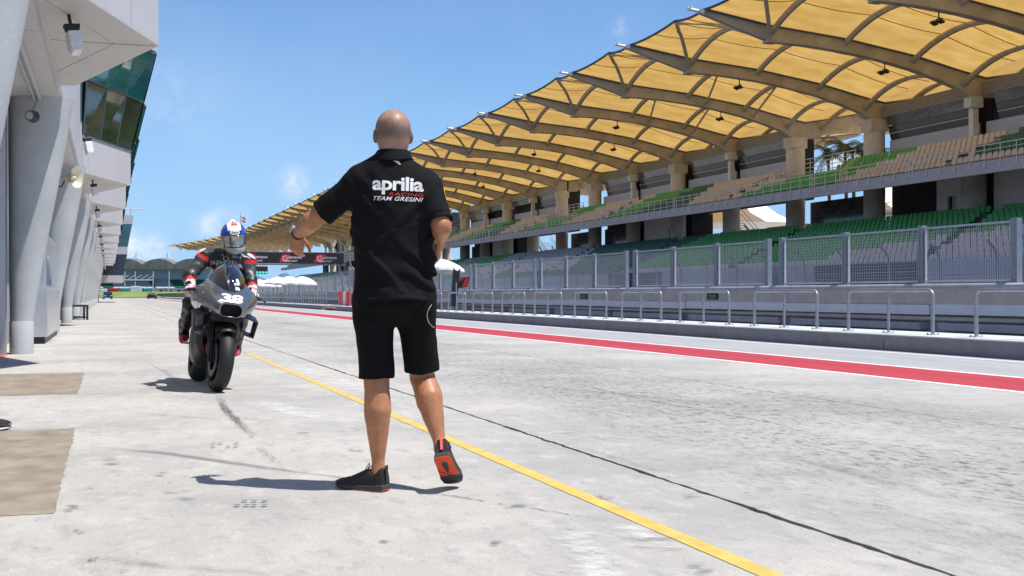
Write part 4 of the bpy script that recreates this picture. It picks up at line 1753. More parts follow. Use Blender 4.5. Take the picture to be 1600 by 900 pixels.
# catch fence in front of the stand
cf = thing('catch_fence', 'tall grey catch fence with curved posts and cables in front of grandstand', 'fence')
b = MB()
pth = [(39.8, 0, 0), (39.8, 0, 2.6), (39.65, 0, 3.1), (39.2, 0, 3.5)]
b.tube(pth, .06, 6)
pm = b.mesh('post', 'steel')
for y in np.arange(24, 260, 4.0):
    link('post', pm, cf, (0, y, 0))
for h in (.9, 1.5, 2.1, 2.7):
    b = MB()
    b.tube([(39.74, 20, h), (39.74, 262, h)], .018, 4)
    b.build('cable', 'steel', cf)
b = MB()
b.box((39.6, 20, -.04), (40.0, 262, .8))
b.build('barrier_base', 'stand_conc', cf)

for (n, yy) in ((4, 9.5), (5, 8.0), (10, 8.0)):
    b = MB()
    b.box((62, YN(n) + yy, 0), (68, YN(n) + yy + 7, 7.6))
    b.box((61.9, YN(n) + yy + 1, 6.4), (62.0, YN(n) + yy + 3.4, 7.2), 1)
    b.build('kiosk', ['wall_white', 'dark'], gs)
    b = MB()
    for h in (6.3, 6.8, 7.3):
        b.tube([(60.5, YN(n), h), (60.5, YN(n) + BAY, h)], .04, 5)
    for y in np.arange(YN(n), YN(n + 1), 1.6):
        b.tube([(60.5, y, 5), (60.5, y, 7.3)], .04, 5)
    b.box((60.3, YN(n), 4.6), (60.7, YN(n + 1), 6.1))
    b.build('walkway_rail', 'white', gs)
# palms and a white marquee behind the gap
leaf = mat('palm_leaf', (.035, .075, .022), .5, var=.4, vscale=1.5)
bark = mat('palm_bark', (.16, .13, .10), .9)


def palm(x, y, h, label):
    t_ = thing('palm_tree', label, 'palm tree', (x, y, 0), 0, 'palms behind the grandstand')
    b = MB()
    b.tube([(0, 0, 0), (.15, .1, h * .5), (.1, .3, h)], [.24, .17, .13], 8)
    b.build('trunk', bark, t_)
    b = MB()
    for k in range(22):
        az, el = random.uniform(0, 6.28), random.uniform(-.3, 1.2)
        ln = random.uniform(2.0, 2.9)
        pts = []
        for q in np.linspace(0, 1, 7):
            r_ = ln * q * math.cos(el * (1 - .3 * q))
            zz = ln * q * math.sin(el) - 1.5 * q * q
            pts.append(Vector((.1 + r_ * math.cos(az), .3 + r_ * math.sin(az), h + zz)))
        side = Vector((-math.sin(az), math.cos(az), 0))
        for q in range(1, 7):
            for s in (-1, 1):
                for e in (0, .5):
                    base = pts[q - 1].lerp(pts[q], e)
                    d = (pts[q] - pts[q - 1]).normalized()
                    tipv = base + side * s * .62 * (1.1 - q / 8) + d * .32 + Vector((0, 0, -.28))
                    b.add([base, base + d * .12, tipv], [(0, 1, 2)])
    b.build('crown', leaf, t_)


palm(61.0, 84.5, 13.4, 'dark green palm standing behind the gap in the upper tier')
palm(62.0, 87.0, 14.2, 'dark green palm standing behind the gap in the upper tier')
palm(60.5, 81.5, 12.6, 'dark green palm standing behind the gap in the upper tier')
palm(63.0, 91.0, 14.0, 'dark green palm standing behind the gap in the upper tier')
t_ = thing('marquee', 'white pointed tent roof on masts behind the gap in grandstand', 'tent', (80, 100, 0))
b = MB()
for (dx, dy, h, r_) in ((0, 0, 16.5, 9), (8, 12, 15.5, 9), (-6, 26, 15.5, 8)):
    rings = []
    for (f_, zz) in ((1, 9.5), (.6, 10.8), (.3, 12.6), (.1, h - .8), (.02, h)):
        rings.append([(dx + r_ * f_ * math.cos(a), dy + r_ * f_ * math.sin(a), zz) for a in np.linspace(0, 2 * math.pi, 13)[:-1]])
    b.loft(rings, caps=False)
b.build('tent_roof', 'umbrella', t_)
b = MB()
for (dx, dy, h) in ((0, 0, 17.2), (8, 12, 16.2), (-6, 26, 16.2)):
    b.tube([(dx, dy, 0), (dx, dy, h)], .15, 8)
b.build('mast', 'rail_white', t_)

# ================================================================== far end of the circuit
DF = 620.0


def far(px, py, d=DF):
    return at(px, py, d)


fgx = lambda px, d=DF: (px - 800) / FPX * d
ft = thing('far_grandstand', 'distant grandstand with row of grey domed roofs and white masts across the circuit', 'grandstand', tuple(at(800, 460, DF).xy) + (0,), -YAW)
mpp = DF / FPX
zz = lambda py: CAM_H + (460 - py) * mpp
roofm = mat('far_roof', (.19, .175, .17), .8, var=.35, vscale=.35)
for (x0, x1) in ((120, 172), (172, 222), (222, 272), (272, 322)):
    n = 14
    rings = []
    for (dy, s, dz) in ((0, 1, 0), (9, 1, 2.0), (18, 1, 0)):
        ring = []
        for k in range(n + 1):
            q = k / n
            ring.append((fgx(x0 + (x1 - x0) * q), dy, zz(413) + 4 * q * (1 - q) * 3.0 + dz * .3))
        ring2 = [(p_[0], p_[1], zz(417) - (1.2 if dy != 9 else 0)) for p_ in reversed(ring)]
        rings.append(ring + ring2)
    b = MB()
    b.loft(rings)
    b.build('roof', roofm, ft)
b = MB()
b.box((fgx(100), 12, zz(438)), (fgx(345), 18, zz(418)))
b.build('rear_wall', mat('far_wall_blue', (.42, .50, .66), .7), ft)
b = MB()
b.prism([(0, zz(450)), (10, zz(436)), (10, 0), (0, 0)], lambda a, c, t: (t, a, c), fgx(100), fgx(345))
b.build('terrace', 'seat_grey', ft)
for (x0, x1) in ((150, 178), (228, 244), (262, 290), (300, 340)):
    b = MB()
    b.add([(fgx(x0 + 12), -.1, zz(449)), (fgx(x1), -.1, zz(449)), (fgx(x1 - 14), 9.0, zz(436.5)), (fgx(x0 - 6), 9.0, zz(436.5))], [(0, 1, 2, 3)])
    b.build('seat_block', 'seat_dark', ft)
b = MB()
for x in range(110, 345, 14):
    b.box((fgx(x), -.6, zz(457)), (fgx(x + 4.5), -.05, zz(452.5)))
b.build('window_row', 'dark', ft, kind='stuff')
b = MB()
b.box((fgx(100), -.4, zz(460)), (fgx(345), -.02, zz(450)))
b.build('front_wall', mat('far_front', (.33, .36, .42), .7), ft)
for x in (202, 252, 158, 300):
    b = MB()
    b.tube([(fgx(x), 12, zz(413)), (fgx(x), 12, zz(393))], .35, 6)
    for s in (-1, 1):
        b.tube([(fgx(x), 12, zz(395)), (fgx(x + s * 7), 12, zz(408))], .18, 5)
    b.build('mast', 'umbrella', ft)
b = MB()
for x in (196, 212, 240, 265):
    b.tube([(fgx(x), -1, zz(461)), (fgx(x), -1, zz(424))], .22, 6)
for k in range(5):
    b.tube([(fgx(192 + k * 10), -1, zz(436)), (fgx(202 + k * 10), -1, zz(430))], .2, 5)
b.tube([(fgx(150), -1, zz(437.5)), (fgx(240), -1, zz(437.5))], .3, 5)
b.build('steelwork', 'rail_white', ft)
# hills
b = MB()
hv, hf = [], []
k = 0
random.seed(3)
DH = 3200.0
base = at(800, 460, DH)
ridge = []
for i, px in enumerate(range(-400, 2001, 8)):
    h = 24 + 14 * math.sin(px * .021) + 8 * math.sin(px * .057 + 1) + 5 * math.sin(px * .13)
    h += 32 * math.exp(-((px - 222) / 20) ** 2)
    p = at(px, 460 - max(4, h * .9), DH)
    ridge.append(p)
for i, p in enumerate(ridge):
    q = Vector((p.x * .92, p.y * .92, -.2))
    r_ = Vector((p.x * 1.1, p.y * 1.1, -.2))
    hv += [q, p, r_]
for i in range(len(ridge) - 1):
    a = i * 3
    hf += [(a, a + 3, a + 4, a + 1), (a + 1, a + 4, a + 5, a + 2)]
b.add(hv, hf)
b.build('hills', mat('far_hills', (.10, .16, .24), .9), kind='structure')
# banking, gravel and kerbs beyond the lane
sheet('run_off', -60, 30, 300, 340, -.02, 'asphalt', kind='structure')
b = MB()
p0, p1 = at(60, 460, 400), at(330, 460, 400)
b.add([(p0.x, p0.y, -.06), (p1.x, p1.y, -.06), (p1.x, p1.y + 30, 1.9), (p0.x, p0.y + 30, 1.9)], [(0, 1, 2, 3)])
b.build('bank', mat('bank_grass', (.20, .25, .05), .9, var=.25, vscale=.1), kind='structure')  # yellower, paler grass colour for the far bank
for (x0, x1, y, h, m, nm, lab) in [(148, 168, 455, 3.5, 'white', 'tyre_barrier', 'white painted barrier blocks behind the parked dark car'), (170, 186, 453.4, 3.0, 'red_plastic', 'tyre_barrier', 'red barrier blocks on the far grass bank'),
                                  (203, 222, 452.5, 5.0, 'white', 'advertising_board', 'white curved board on the far grass bank'), (187, 202, 453.4, 3.0, mat('teal_paint', (.05, .32, .30), .6), 'tyre_barrier', 'teal barrier blocks on the far grass bank'),
                                  (224, 236, 453.4, 3.0, mat('teal_paint', (.05, .32, .30), .6), 'tyre_barrier', 'small teal barrier block right of white board')]:
    d = 440.0
    p0, p1 = at(x0, y, d), at(x1, y, d)
    b = MB()
    b.prism([(0, 0), (1, 0), (.97, 1), (.03, 1)], lambda a, c, t: (p0.x + (p1.x - p0.x) * a, p0.y + t + (p1.y - p0.y) * a, 1.0 + c * (p0.z + h * .25 - 1.0)), 0, 1.0)
    if nm == 'tyre_barrier' and lab.startswith('small'):
        lab = 'narrow teal barrier block beside the white curved board'
    bevel(b.build(nm, m, label=lab, category='barrier' if nm == 'tyre_barrier' else 'board'), .2)

# ================================================================== implicit-surface modelling (bodies, clothes, fairings)
def sdf_mesh(f, lo, hi, h, B=10, slack=1.6):
    """polygonise f(P) = 0 with naive surface nets; f: (N,3) -> (N,)"""
    lo, hi = np.array(lo, float), np.array(hi, float)
    n = np.ceil((hi - lo) / h / B).astype(int)
    nb = n
    n = n * B
    D = np.ones(tuple(n + 1), np.float32)
    cs = [lo[i] + (np.arange(nb[i]) + .5) * B * h for i in range(3)]
    C = np.stack(np.meshgrid(*cs, indexing='ij'), -1).reshape(-1, 3)
    dc = f(C)
    rad = B * h * math.sqrt(3) / 2 * slack
    act = np.abs(dc) < rad
    idx = np.stack(np.unravel_index(np.arange(len(C)), tuple(nb)), -1)
    for k in np.nonzero(~act & (dc < 0))[0]:
        i, j, l = idx[k] * B
        D[i:i + B + 1, j:j + B + 1, l:l + B + 1] = -1
    g = np.stack(np.meshgrid(*[np.arange(B + 1)] * 3, indexing='ij'), -1).reshape(-1, 3)
    act_k = np.nonzero(act)[0]
    for s in range(0, len(act_k), 200):
        ks = act_k[s:s + 200]
        ii = (idx[ks] * B)[:, None, :] + g[None]
        ii = ii.reshape(-1, 3)
        D[ii[:, 0], ii[:, 1], ii[:, 2]] = f(lo + ii * h)
    S = D < 0
    cnt = np.zeros(tuple(n), np.int8)
    corners = [(a, b_, c) for a in (0, 1) for b_ in (0, 1) for c in (0, 1)]
    for (a, b_, c) in corners:
        cnt += S[a:n[0] + a, b_:n[1] + b_, c:n[2] + c]
    cell = (cnt > 0) & (cnt < 8)
    ci = np.argwhere(cell)
    vid = np.full(tuple(n), -1, np.int32)
    vid[cell] = np.arange(len(ci))
    dv = np.stack([D[ci[:, 0] + a, ci[:, 1] + b_, ci[:, 2] + c] for (a, b_, c) in corners], -1)
    acc = np.zeros((len(ci), 3))
    num = np.zeros(len(ci))
    cr = np.array(corners, float)
    for p in range(8):
        for q in range(p + 1, 8):
            if np.abs(cr[p] - cr[q]).sum() != 1:
                continue
            m_ = (dv[:, p] < 0) != (dv[:, q] < 0)
            t = dv[m_, p] / (dv[m_, p] - dv[m_, q])
            acc[m_] += cr[p] + t[:, None] * (cr[q] - cr[p])
            num[m_] += 1
    V = lo + (ci + acc / num[:, None]) * h
    F = []
    for ax in range(3):
        o1, o2 = [i for i in range(3) if i != ax]
        sl0 = [slice(None)] * 3
        sl1 = [slice(None)] * 3
        sl0[ax], sl1[ax] = slice(0, n[ax]), slice(1, n[ax] + 1)
        ch = S[tuple(sl0)] != S[tuple(sl1)]
        e = np.argwhere(ch)
        ok = (e[:, o1] > 0) & (e[:, o1] < n[o1]) & (e[:, o2] > 0) & (e[:, o2] < n[o2])
        e = e[ok]
        q = []
        for (a, b_) in ((1, 1), (0, 1), (0, 0), (1, 0)):
            w = e.copy()
            w[:, o1] -= a
            w[:, o2] -= b_
            q.append(vid[w[:, 0], w[:, 1], w[:, 2]])
        q = np.stack(q, -1)
        ins = S[tuple(sl0)][ch][ok]
        flip = ins if ax != 1 else ~ins
        q[~flip] = q[~flip][:, ::-1]
        F.append(q)
    F = np.concatenate(F)
    return V, F[(F >= 0).all(1)]


def rc(P, a, b_, ra, rb):
    a, b_ = np.array(a, float), np.array(b_, float)
    ab = b_ - a
    t = np.clip(((P - a) @ ab) / max(ab @ ab, 1e-9), 0, 1)
    return np.linalg.norm(P - (a + t[:, None] * ab), axis=1) - (ra + t * (rb - ra))


def chain(P, pts, rs, k=.02):
    d = None
    for i in range(len(pts) - 1):
        e = rc(P, pts[i], pts[i + 1], rs[i], rs[i + 1])
        d = e if d is None else np.minimum(d, e)
    return d


def ell(P, c, r_, Rm=None):
    q = P - np.array(c, float)
    if Rm is not None:
        q = q @ np.array(Rm)
    r_ = np.array(r_, float)
    k0 = np.linalg.norm(q / r_, axis=1)
    k1 = np.linalg.norm(q / r_ ** 2, axis=1)
    return k0 * (k0 - 1) / np.maximum(k1, 1e-9)


def rbox(P, c, hs, r_, Rm=None):
    q = P - np.array(c, float)
    if Rm is not None:
        q = q @ np.array(Rm)
    d = np.abs(q) - (np.array(hs, float) - r_)
    return np.linalg.norm(np.maximum(d, 0), axis=1) + np.minimum(d.max(1), 0) - r_


def smin(a, b_, k):
    h = np.clip(.5 + .5 * (b_ - a) / k, 0, 1)
    return b_ + (a - b_) * h - k * h * (1 - h)


def smax(a, b_, k):
    return -smin(-a, -b_, k)


def stack(P, ax, st, p=2.0):
    """tube along axis ax whose (super)elliptic section is interpolated: st rows (t, c1, c2, r1, r2)"""
    st = np.array(st, float)
    t = P[:, ax]
    o = [i for i in range(3) if i != ax]
    c1, c2 = np.interp(t, st[:, 0], st[:, 1]), np.interp(t, st[:, 0], st[:, 2])
    r1, r2 = np.interp(t, st[:, 0], st[:, 3]), np.interp(t, st[:, 0], st[:, 4])
    u, v = np.abs(P[:, o[0]] - c1) / r1, np.abs(P[:, o[1]] - c2) / r2
    k = (u ** p + v ** p) ** (1 / p)
    d = (k - 1) * np.minimum(r1, r2)
    e = np.maximum(st[0, 0] - t, t - st[-1, 0])
    return np.maximum(d, e)


def wave(P, f, s=0.0):
    """cheap smooth pseudo-noise in [-1, 1]"""
    x, y, z = P[:, 0] * f, P[:, 1] * f, P[:, 2] * f
    return (np.sin(x * 1.7 + 2.1 * np.sin(z * .9 + s) + s) * np.sin(y * 1.3 + 1.7 * np.sin(x * .8 + 2 * s)) + np.sin(z * 1.5 + 2.3 * np.sin(x * 1.1 + y * .7 + s)) * .7) / 1.7


def plane(P, p, n):
    n = np.array(n, float)
    n /= np.linalg.norm(n)
    return (P - np.array(p, float)) @ n


def to_obj(name, V, F, mats, parent, mi=None, smooth=True, **kw):
    me = bpy.data.meshes.new(name)
    me.from_pydata(V.tolist(), [], F.tolist())
    for m_ in (mats if isinstance(mats, (list, tuple)) else [mats]):
        me.materials.append(M[m_] if isinstance(m_, str) else m_)
    if mi is not None:
        me.polygons.foreach_set('material_index', np.asarray(mi, np.int32))
    me.polygons.foreach_set('use_smooth', [smooth] * len(me.polygons))
    me.update()
    return link(name, me, parent, **kw)


def fcent(V, F):
    return V[F].mean(1)


def rotm(rx=0, ry=0, rz=0):
    return np.array(Euler((rx, ry, rz), 'XYZ').to_matrix())


# ---- cloth and skin materials
M['skin'] = mat('skin', (.41, .182, .090), .44, var=.2, vscale=14, bump=.16, bscale=60, spec=.4, dirt=.12, dirtcol=(.46, .20, .13))
M['scalp'] = mat('scalp_skin', (.36, .215, .155), .44, var=.16, vscale=22, bump=.10, bscale=120, spec=.4)
M['stubble'] = mat('stubble', (.10, .065, .05), .6, var=.2, vscale=60)
for k_ in ('skin', 'scalp'):
    b_ = M[k_].node_tree.nodes['Principled BSDF']
    b_.inputs['Subsurface Weight'].default_value = .08
    b_.inputs['Subsurface Radius'].default_value = (.02, .008, .004)
def add_stubble():
    # shaved hair: a darker grown-out zone on the lower half of the skull
    t = M['scalp'].node_tree
    b = t.nodes['Principled BSDF']
    src = b.inputs['Base Color'].links[0].from_socket
    tc = t.nodes.new('ShaderNodeTexCoord')
    sp = t.nodes.new('ShaderNodeSeparateXYZ')
    t.links.new(tc.outputs['Object'], sp.inputs[0])
    n = t.nodes.new('ShaderNodeTexNoise')
    n.inputs['Scale'].default_value = 22
    t.links.new(tc.outputs['Object'], n.inputs['Vector'])
    z = math_n(t, 'ADD', sp.outputs['Z'], math_n(t, 'MULTIPLY', math_n(t, 'SUBTRACT', n.outputs['Fac'], .5), .05))
    f = math_n(t, 'MULTIPLY', math_n(t, 'SUBTRACT', 1.755, z), 14.0, True)
    f = math_n(t, 'MULTIPLY', f, .78)
    g = math_n(t, 'MULTIPLY', math_n(t, 'SUBTRACT', z, 1.632), 30.0, True)
    f = math_n(t, 'MULTIPLY', f, g)
    mx = t.nodes.new('ShaderNodeMix')
    mx.data_type = 'RGBA'
    t.links.new(f, mx.inputs['Factor'])
    t.links.new(src, mx.inputs['A'])
    mx.inputs['B'].default_value = (.105, .078, .065, 1)
    t.links.new(mx.outputs['Result'], b.inputs['Base Color'])


add_stubble()
M['shirt'] = mat('black_polo_cloth', (.0055, .0055, .007), .85, var=.25, vscale=5, bump=.35, bscale=14, spec=.18, stretch=(1, 1, .8))
M['shorts'] = mat('black_shorts_cloth', (.0045, .0045, .005), .85, var=.25, vscale=5, bump=.25, bscale=18, spec=.18)
M['shoe'] = mat('black_shoe_mesh', (.010, .010, .012), .7, var=.4, vscale=30, bump=.3, bscale=160)
M['shoe_grey'] = mat('dark_grey_foam', (.045, .045, .05), .7)
M['sole_red'] = mat('orange_red_rubber', (.72, .075, .018), .55, var=.1, vscale=20, bump=.2, bscale=120)
M['tab'] = mat('reflective_tab', (.62, .42, .42), .4, var=.2, vscale=40)
M['tab_red'] = mat('red_tab', (.70, .12, .10), .5)
M['print_white'] = mat('white_shirt_print', (.78, .78, .80), .6, var=.02)
M['print_red'] = mat('red_shirt_print', (.52, .02, .035), .6, var=.05)
M['print_yellow'] = mat('yellow_badge', (.65, .48, .03), .6)
M['cord'] = mat('pale_cord', (.5, .5, .48), .7)


# ---- hand: returns an sdf in world of the person from a frame (wrist, along, palm normal, thumb side)
def hand_sdf(P, wrist, along, nrm, thumb, curl=.5, spread=.1, s=1.0, thumb_out=.5):
    al = np.array(along, float)
    al /= np.linalg.norm(al)
    nr = np.array(nrm, float)
    nr -= al * (nr @ al)
    nr /= np.linalg.norm(nr)
    th = np.array(thumb, float)
    th -= al * (th @ al) + nr * (th @ nr)
    th /= np.linalg.norm(th)
    w = np.array(wrist, float)
    Q = (P - w) @ np.stack([th, nr, al], 1) / s            # x: thumb side, y: palm normal, z: fingers
    d = rbox(Q, (0, 0, .050), (.041, .0135, .047), .013)
    d = smin(d, rc(Q, (0, 0, -.02), (0, 0, .02), .026, .028), .02)
    fx = [.030, .0105, -.0095, -.0285]
    ln = [.072, .080, .075, .058]
    for i in range(4):
        a = np.array([fx[i], 0, .090 - .004 * abs(i - 1)])
        ang = 0.0
        pts = [a]
        for j, fr_ in enumerate((.45, .31, .24)):
            ang += curl * (1.0, 1.1, .8)[j] * (1 + .12 * i)
            v = np.array([(1.5 - i) * spread * .12, math.sin(ang), math.cos(ang)])
            pts.append(pts[-1] + v / np.linalg.norm(v) * ln[i] * fr_)
        d = smin(d, chain(Q, pts, [.0098, .0092, .0084, .0072], .004), .006)
    a = np.array([.030, .004, .022])
    t1 = a + np.array([.022 + .012 * thumb_out, .010, .030])
    t2 = t1 + np.array([.006 + .012 * thumb_out, .010, .030])
    t3 = t2 + np.array([.000, .010, .022])
    d = smin(d, chain(Q, [a, t1, t2, t3], [.014, .0125, .0105, .0085], .006), .010)
    return d * s


def shoe_parts(parent, origin, fwd, up, mirror=1, h=.0035, tab='tab_red', mid='shoe_grey'):
    """running shoe: upper, midsole and red outsole, in a frame (heel origin on the sole, fwd, up)"""
    f_ = Vector(fwd).normalized()
    u_ = Vector(up)
    u_ = (u_ - f_ * u_.dot(f_)).normalized()
    r_ = f_.cross(u_)
    mt = Matrix(((f_.x, r_.x, u_.x), (f_.y, r_.y, u_.y), (f_.z, r_.z, u_.z)))
    mt3 = np.array(mt)
    o = np.array(origin, float)

    def half(x):
        return np.interp(x, [0, .03, .10, .16, .21, .255, .285, .292], [.030, .039, .039, .043, .050, .043, .023, .006])

    def cy(x):
        return np.interp(x, [0, .12, .22, .292], [0, .0, -.006 * mirror, -.002 * mirror])

    def outline(Q, grow=0.0):
        x = Q[:, 0]
        d = np.abs(Q[:, 1] - cy(x)) - (half(np.clip(x, 0, .292)) + grow)
        return np.maximum(d, np.maximum(-x + .0 - grow * .5, x - .292 - grow))

    def sole_z(x):
        return np.interp(x, [0, .05, .2, .292], [.034, .030, .020, .022]), np.interp(x, [0, .03, .2, .26, .292], [.006, 0, 0, .006, .016])

    def upper(Q):
        x = Q[:, 0]
        top = np.interp(x, [0, .02, .06, .10, .13, .19, .25, .292], [.108, .115, .098, .100, .088, .062, .047, .034])
        d = np.abs(Q[:, 1] - cy(x)) - half(np.clip(x, 0, .292)) * np.interp((Q[:, 2] - .03) / np.maximum(top - .03, .01), [0, .5, 1], [1.0, .93, .45 if False else .62])
        d = np.maximum(d, np.maximum(-x + .004 + np.clip(Q[:, 2] - .05, 0, .06) * .1, x - .288))
        d = smax(d, Q[:, 2] - top, .018)
        d = np.maximum(d, .018 - Q[:, 2])
        hole = rc(Q, (.055, 0, .085), (.050, 0, .16), .030, .034)
        return smax(d, -hole, .008) * .8 + .0015 * np.sin(x * 300) * (np.abs(Q[:, 1]) < .02) * (x > .11) * (x < .19)

    def mids(Q):
        a, c = sole_z(Q[:, 0])
        return smax(smax(outline(Q, .004), Q[:, 2] - a, .004), c - Q[:, 2] + .004, .003)

    def outs(Q):
        a, c = sole_z(Q[:, 0])
        d = np.maximum(np.maximum(outline(Q, .002), Q[:, 2] - c - .006), c - Q[:, 2])
        x = Q[:, 0]
        slot = np.maximum(np.abs(Q[:, 1]) - np.interp(x, [.03, .05, .10, .14], [.004, .014, .012, .004]), np.maximum(.035 - x, x - .15))
        slot2 = np.abs(Q[:, 1] * .8 + (x - .165) * mirror * .8) - .004
        return np.maximum(np.maximum(d, -slot), -slot2)
    lo, hi = (-.02, -.065, -.015), (.31, .065, .135)
    out = []
    for nm, fn, m_ in (('upper', upper, 'shoe'), ('midsole', mids, mid), ('outsole', outs, 'sole_red')):
        V, F = sdf_mesh(fn, lo, hi, h if nm != 'outsole' else .0025)
        W = V @ mt3.T + o
        if nm == 'upper':
            root = to_obj('shoe', W, F, m_, parent)
            out.append(root)
        elif nm == 'midsole':
            to_obj(nm, W, F, [m_, 'sole_red'], root, (fcent(V, F)[:, 0] < .0) & (fcent(V, F)[:, 2] < .012))
        else:
            to_obj(nm, W, F, [m_, 'shoe_grey'], root, fcent(V, F)[:, 0] > .17)
    tr = lambda p: tuple(mt3 @ np.array(p) + o)
    # heel pull tab, side label, laces
    b = MB()
    b.loft([[tr(q) for q in [(-.006, -.006, .045), (-.006, .006, .045), (-.001, .006, .045), (-.001, -.006, .045)]],
            [tr(q) for q in [(-.004, -.006, .09), (-.004, .006, .09), (.003, .006, .09), (.003, -.006, .09)]],
            [tr(q) for q in [(-.006, -.006, .124), (-.006, .006, .124), (.002, .006, .124), (.002, -.006, .124)]]])
    b.build('heel_tab', tab, root)
    b = MB()
    sy = .036 * (-mirror)
    b.loft([[tr(q) for q in [(.022, sy * .8, .047), (.056, sy * .98, .050), (.056, sy * .98, .060), (.022, sy * .8, .057)]],
            [tr(q) for q in [(.022, sy * .95, .047), (.056, sy * 1.04, .050), (.056, sy * 1.02, .060), (.022, sy * .93, .057)]]])
    b.build('side_label', 'tab', root)
    b = MB()
    for i in range(5):
        x = .115 + i * .017
        z = .095 - i * .0085
        b.tube([tr((x, -.02, z - .006)), tr((x + .004, 0, z + .001)), tr((x, .02, z - .006))], .0028, 5)
    for s in (-1, 1):
        b.tube([tr((.11, 0, .098)), tr((.09, s * .012, .118)), tr((.085, s * .02, .130)), tr((.10, s * .03, .10))], .0022, 5)
    b.build('lace', 'shoe', root)
    return root


def build_person(name, J, hand_l, hand_r, label, loc, rz, h=.0065):
    """a standing person in polo shirt and shorts; J: joints in (right, away, up)"""
    root = thing(name, label, 'person', loc, rz)
    for k in J:
        J[k] = np.array(J[k], float)
    hands = {'L': hand_l, 'R': hand_r}
    hd = J['head']
    ha = J['head_dir'] / np.linalg.norm(J['head_dir'])          # where the face looks
    hr = np.cross(ha, [0, 0, 1.0])
    hr /= np.linalg.norm(hr)
    hu = np.cross(hr, ha)
    HM = np.stack([hr, ha, hu], 1)

    def head(P):
        Q = (P - hd) @ HM
        d = ell(Q, (0, -.014, .024), (.0830, .103, .092))
        d = smin(d, ell(Q, (0, .035, -.040), (.062, .066, .078)), .04)
        d = smin(d, ell(Q, (0, -.045, -.03), (.066, .058, .066)), .035)
        d = smin(d, ell(Q, (0, .072, -.098), (.028, .026, .024)), .035)
        d = smin(d, rc(Q, (0, .098, .012), (0, .117, -.028), .008, .015), .018)
        d = smin(d, rc(Q, (-.035, .088, .022), (.035, .088, .022), .010, .010), .018)
        d = smax(d, -ell(Q, (-.032, .108, .004), (.018, .018, .012)), .012)
        d = smax(d, -ell(Q, (.032, .108, .004), (.018, .018, .012)), .012)
        d = smin(d, ell(Q, (0, .098, -.060), (.026, .012, .007)), .008)
        d = smin(d, ell(Q, (0, .096, -.072), (.022, .012, .008)), .008)
        for s in (-1, 1):
            Rm = rotm(0, 0, s * .45)
            e = ell(Q, (s * .0835, .000, -.012), (.010, .021, .032), Rm)
            e = smax(e, -ell(Q, (s * .0915, .004, -.008), (.008, .012, .018), Rm), .006)
            d = smin(d, e, .010)
            d = smin(d, ell(Q, (s * .031, .082, .003), (.014, .014, .012)), .004)
        return d

    nk = J['neck']

    def body(P):
        d = head(P)
        d = smin(d, chain(P, [hd + HM @ np.array([0, -.02, -.06]), nk + [0, -.005, .03], nk + [0, -.02, -.08]], [.062, .060, .050], .02), .03)
        t = stack(P, 2, J['torso_in'])
        d = smin(d, t, .05)
        for s in 'LR':
            sh, el_, wr = J['sh' + s], J['el' + s], J['wr' + s]
            mid = (el_ * .7 + wr * .3)
            d = smin(d, chain(P, [sh, sh * .55 + el_ * .45, el_], [.058, .051, .045], .03), .015)
            d = smin(d, chain(P, [el_, mid, wr], [.044, .045, .0275], .02), .012)
            hp, kn, an = J['hip' + s], J['kn' + s], J['an' + s]
            sd = kn - an
            ax = sd / np.linalg.norm(sd)
            back = J['calf' + s]
            bk = back - ax * (back @ ax)
            bk /= np.linalg.norm(bk)
            c1 = kn - sd * .30 + bk * .018
            c2 = kn - sd * .55 + bk * .006
            d = smin(d, chain(P, [hp, hp * .4 + kn * .6, kn], [.074, .066, .058], .03), .02)
            d = smin(d, chain(P, [kn, c1, c2, an + sd * .14, an], [.058, .063, .051, .0305, .031], .04), .012)
            d = smin(d, rc(P, kn - sd * .18 + bk * .022 + np.array([.012, 0, 0]), c1 + bk * .004 + np.array([.008, 0, 0]), .037, .043), .022)
            d = smin(d, rc(P, kn - sd * .20 + bk * .020 - np.array([.020, 0, 0]), c1 + bk * .006 - np.array([.022, 0, .03]), .030, .036), .02)
            d = smin(d, rc(P, an, an + J['foot' + s] * .05 + np.array([0, 0, -.02]), .032, .026), .02)
        return d

    allp = np.array([J[k] for k in J if k[:2] in ('sh', 'el', 'wr', 'an', 'kn') and len(k) == 3] + [hd])
    lo, hi = allp.min(0) - .16, allp.max(0) + .15
    lo[2] = -.01
    V, F = sdf_mesh(body, lo, hi, h)
    fc = fcent(V, F)
    Q = (fc - hd) @ HM
    top = (Q[:, 2] > -.10) & (np.linalg.norm(Q, axis=1) < .16)
    beard = (Q[:, 1] > .02) & (Q[:, 2] < -.045) & (Q[:, 2] > -.14) & (np.linalg.norm(Q, axis=1) < .17)
    mi = np.where(beard, 2, np.where(top, 1, 0))
    Vs, Fs, mis = [V], [F], [mi]
    if True:
        for s in 'LR':
            hf = hands[s]
            w = J['wr' + s]

            def hs(P):
                d = hand_sdf(P, w, *hf[:3], *hf[3:])
                fo = rc(P, J['el' + s] * .18 + w * .82, w, .0305, .0275)
                return smin(d, fo, .012)
            V2, F2 = sdf_mesh(hs, w - .22, w + .22, .0028)
            o_ = sum(len(v) for v in Vs)
            Vs.append(V2)
            Fs.append(F2 + o_)
            mis.append(np.zeros(len(F2), int))
    to_obj('body', np.concatenate(Vs), np.concatenate(Fs), ['skin', 'scalp', 'stubble'], root, np.concatenate(mis))

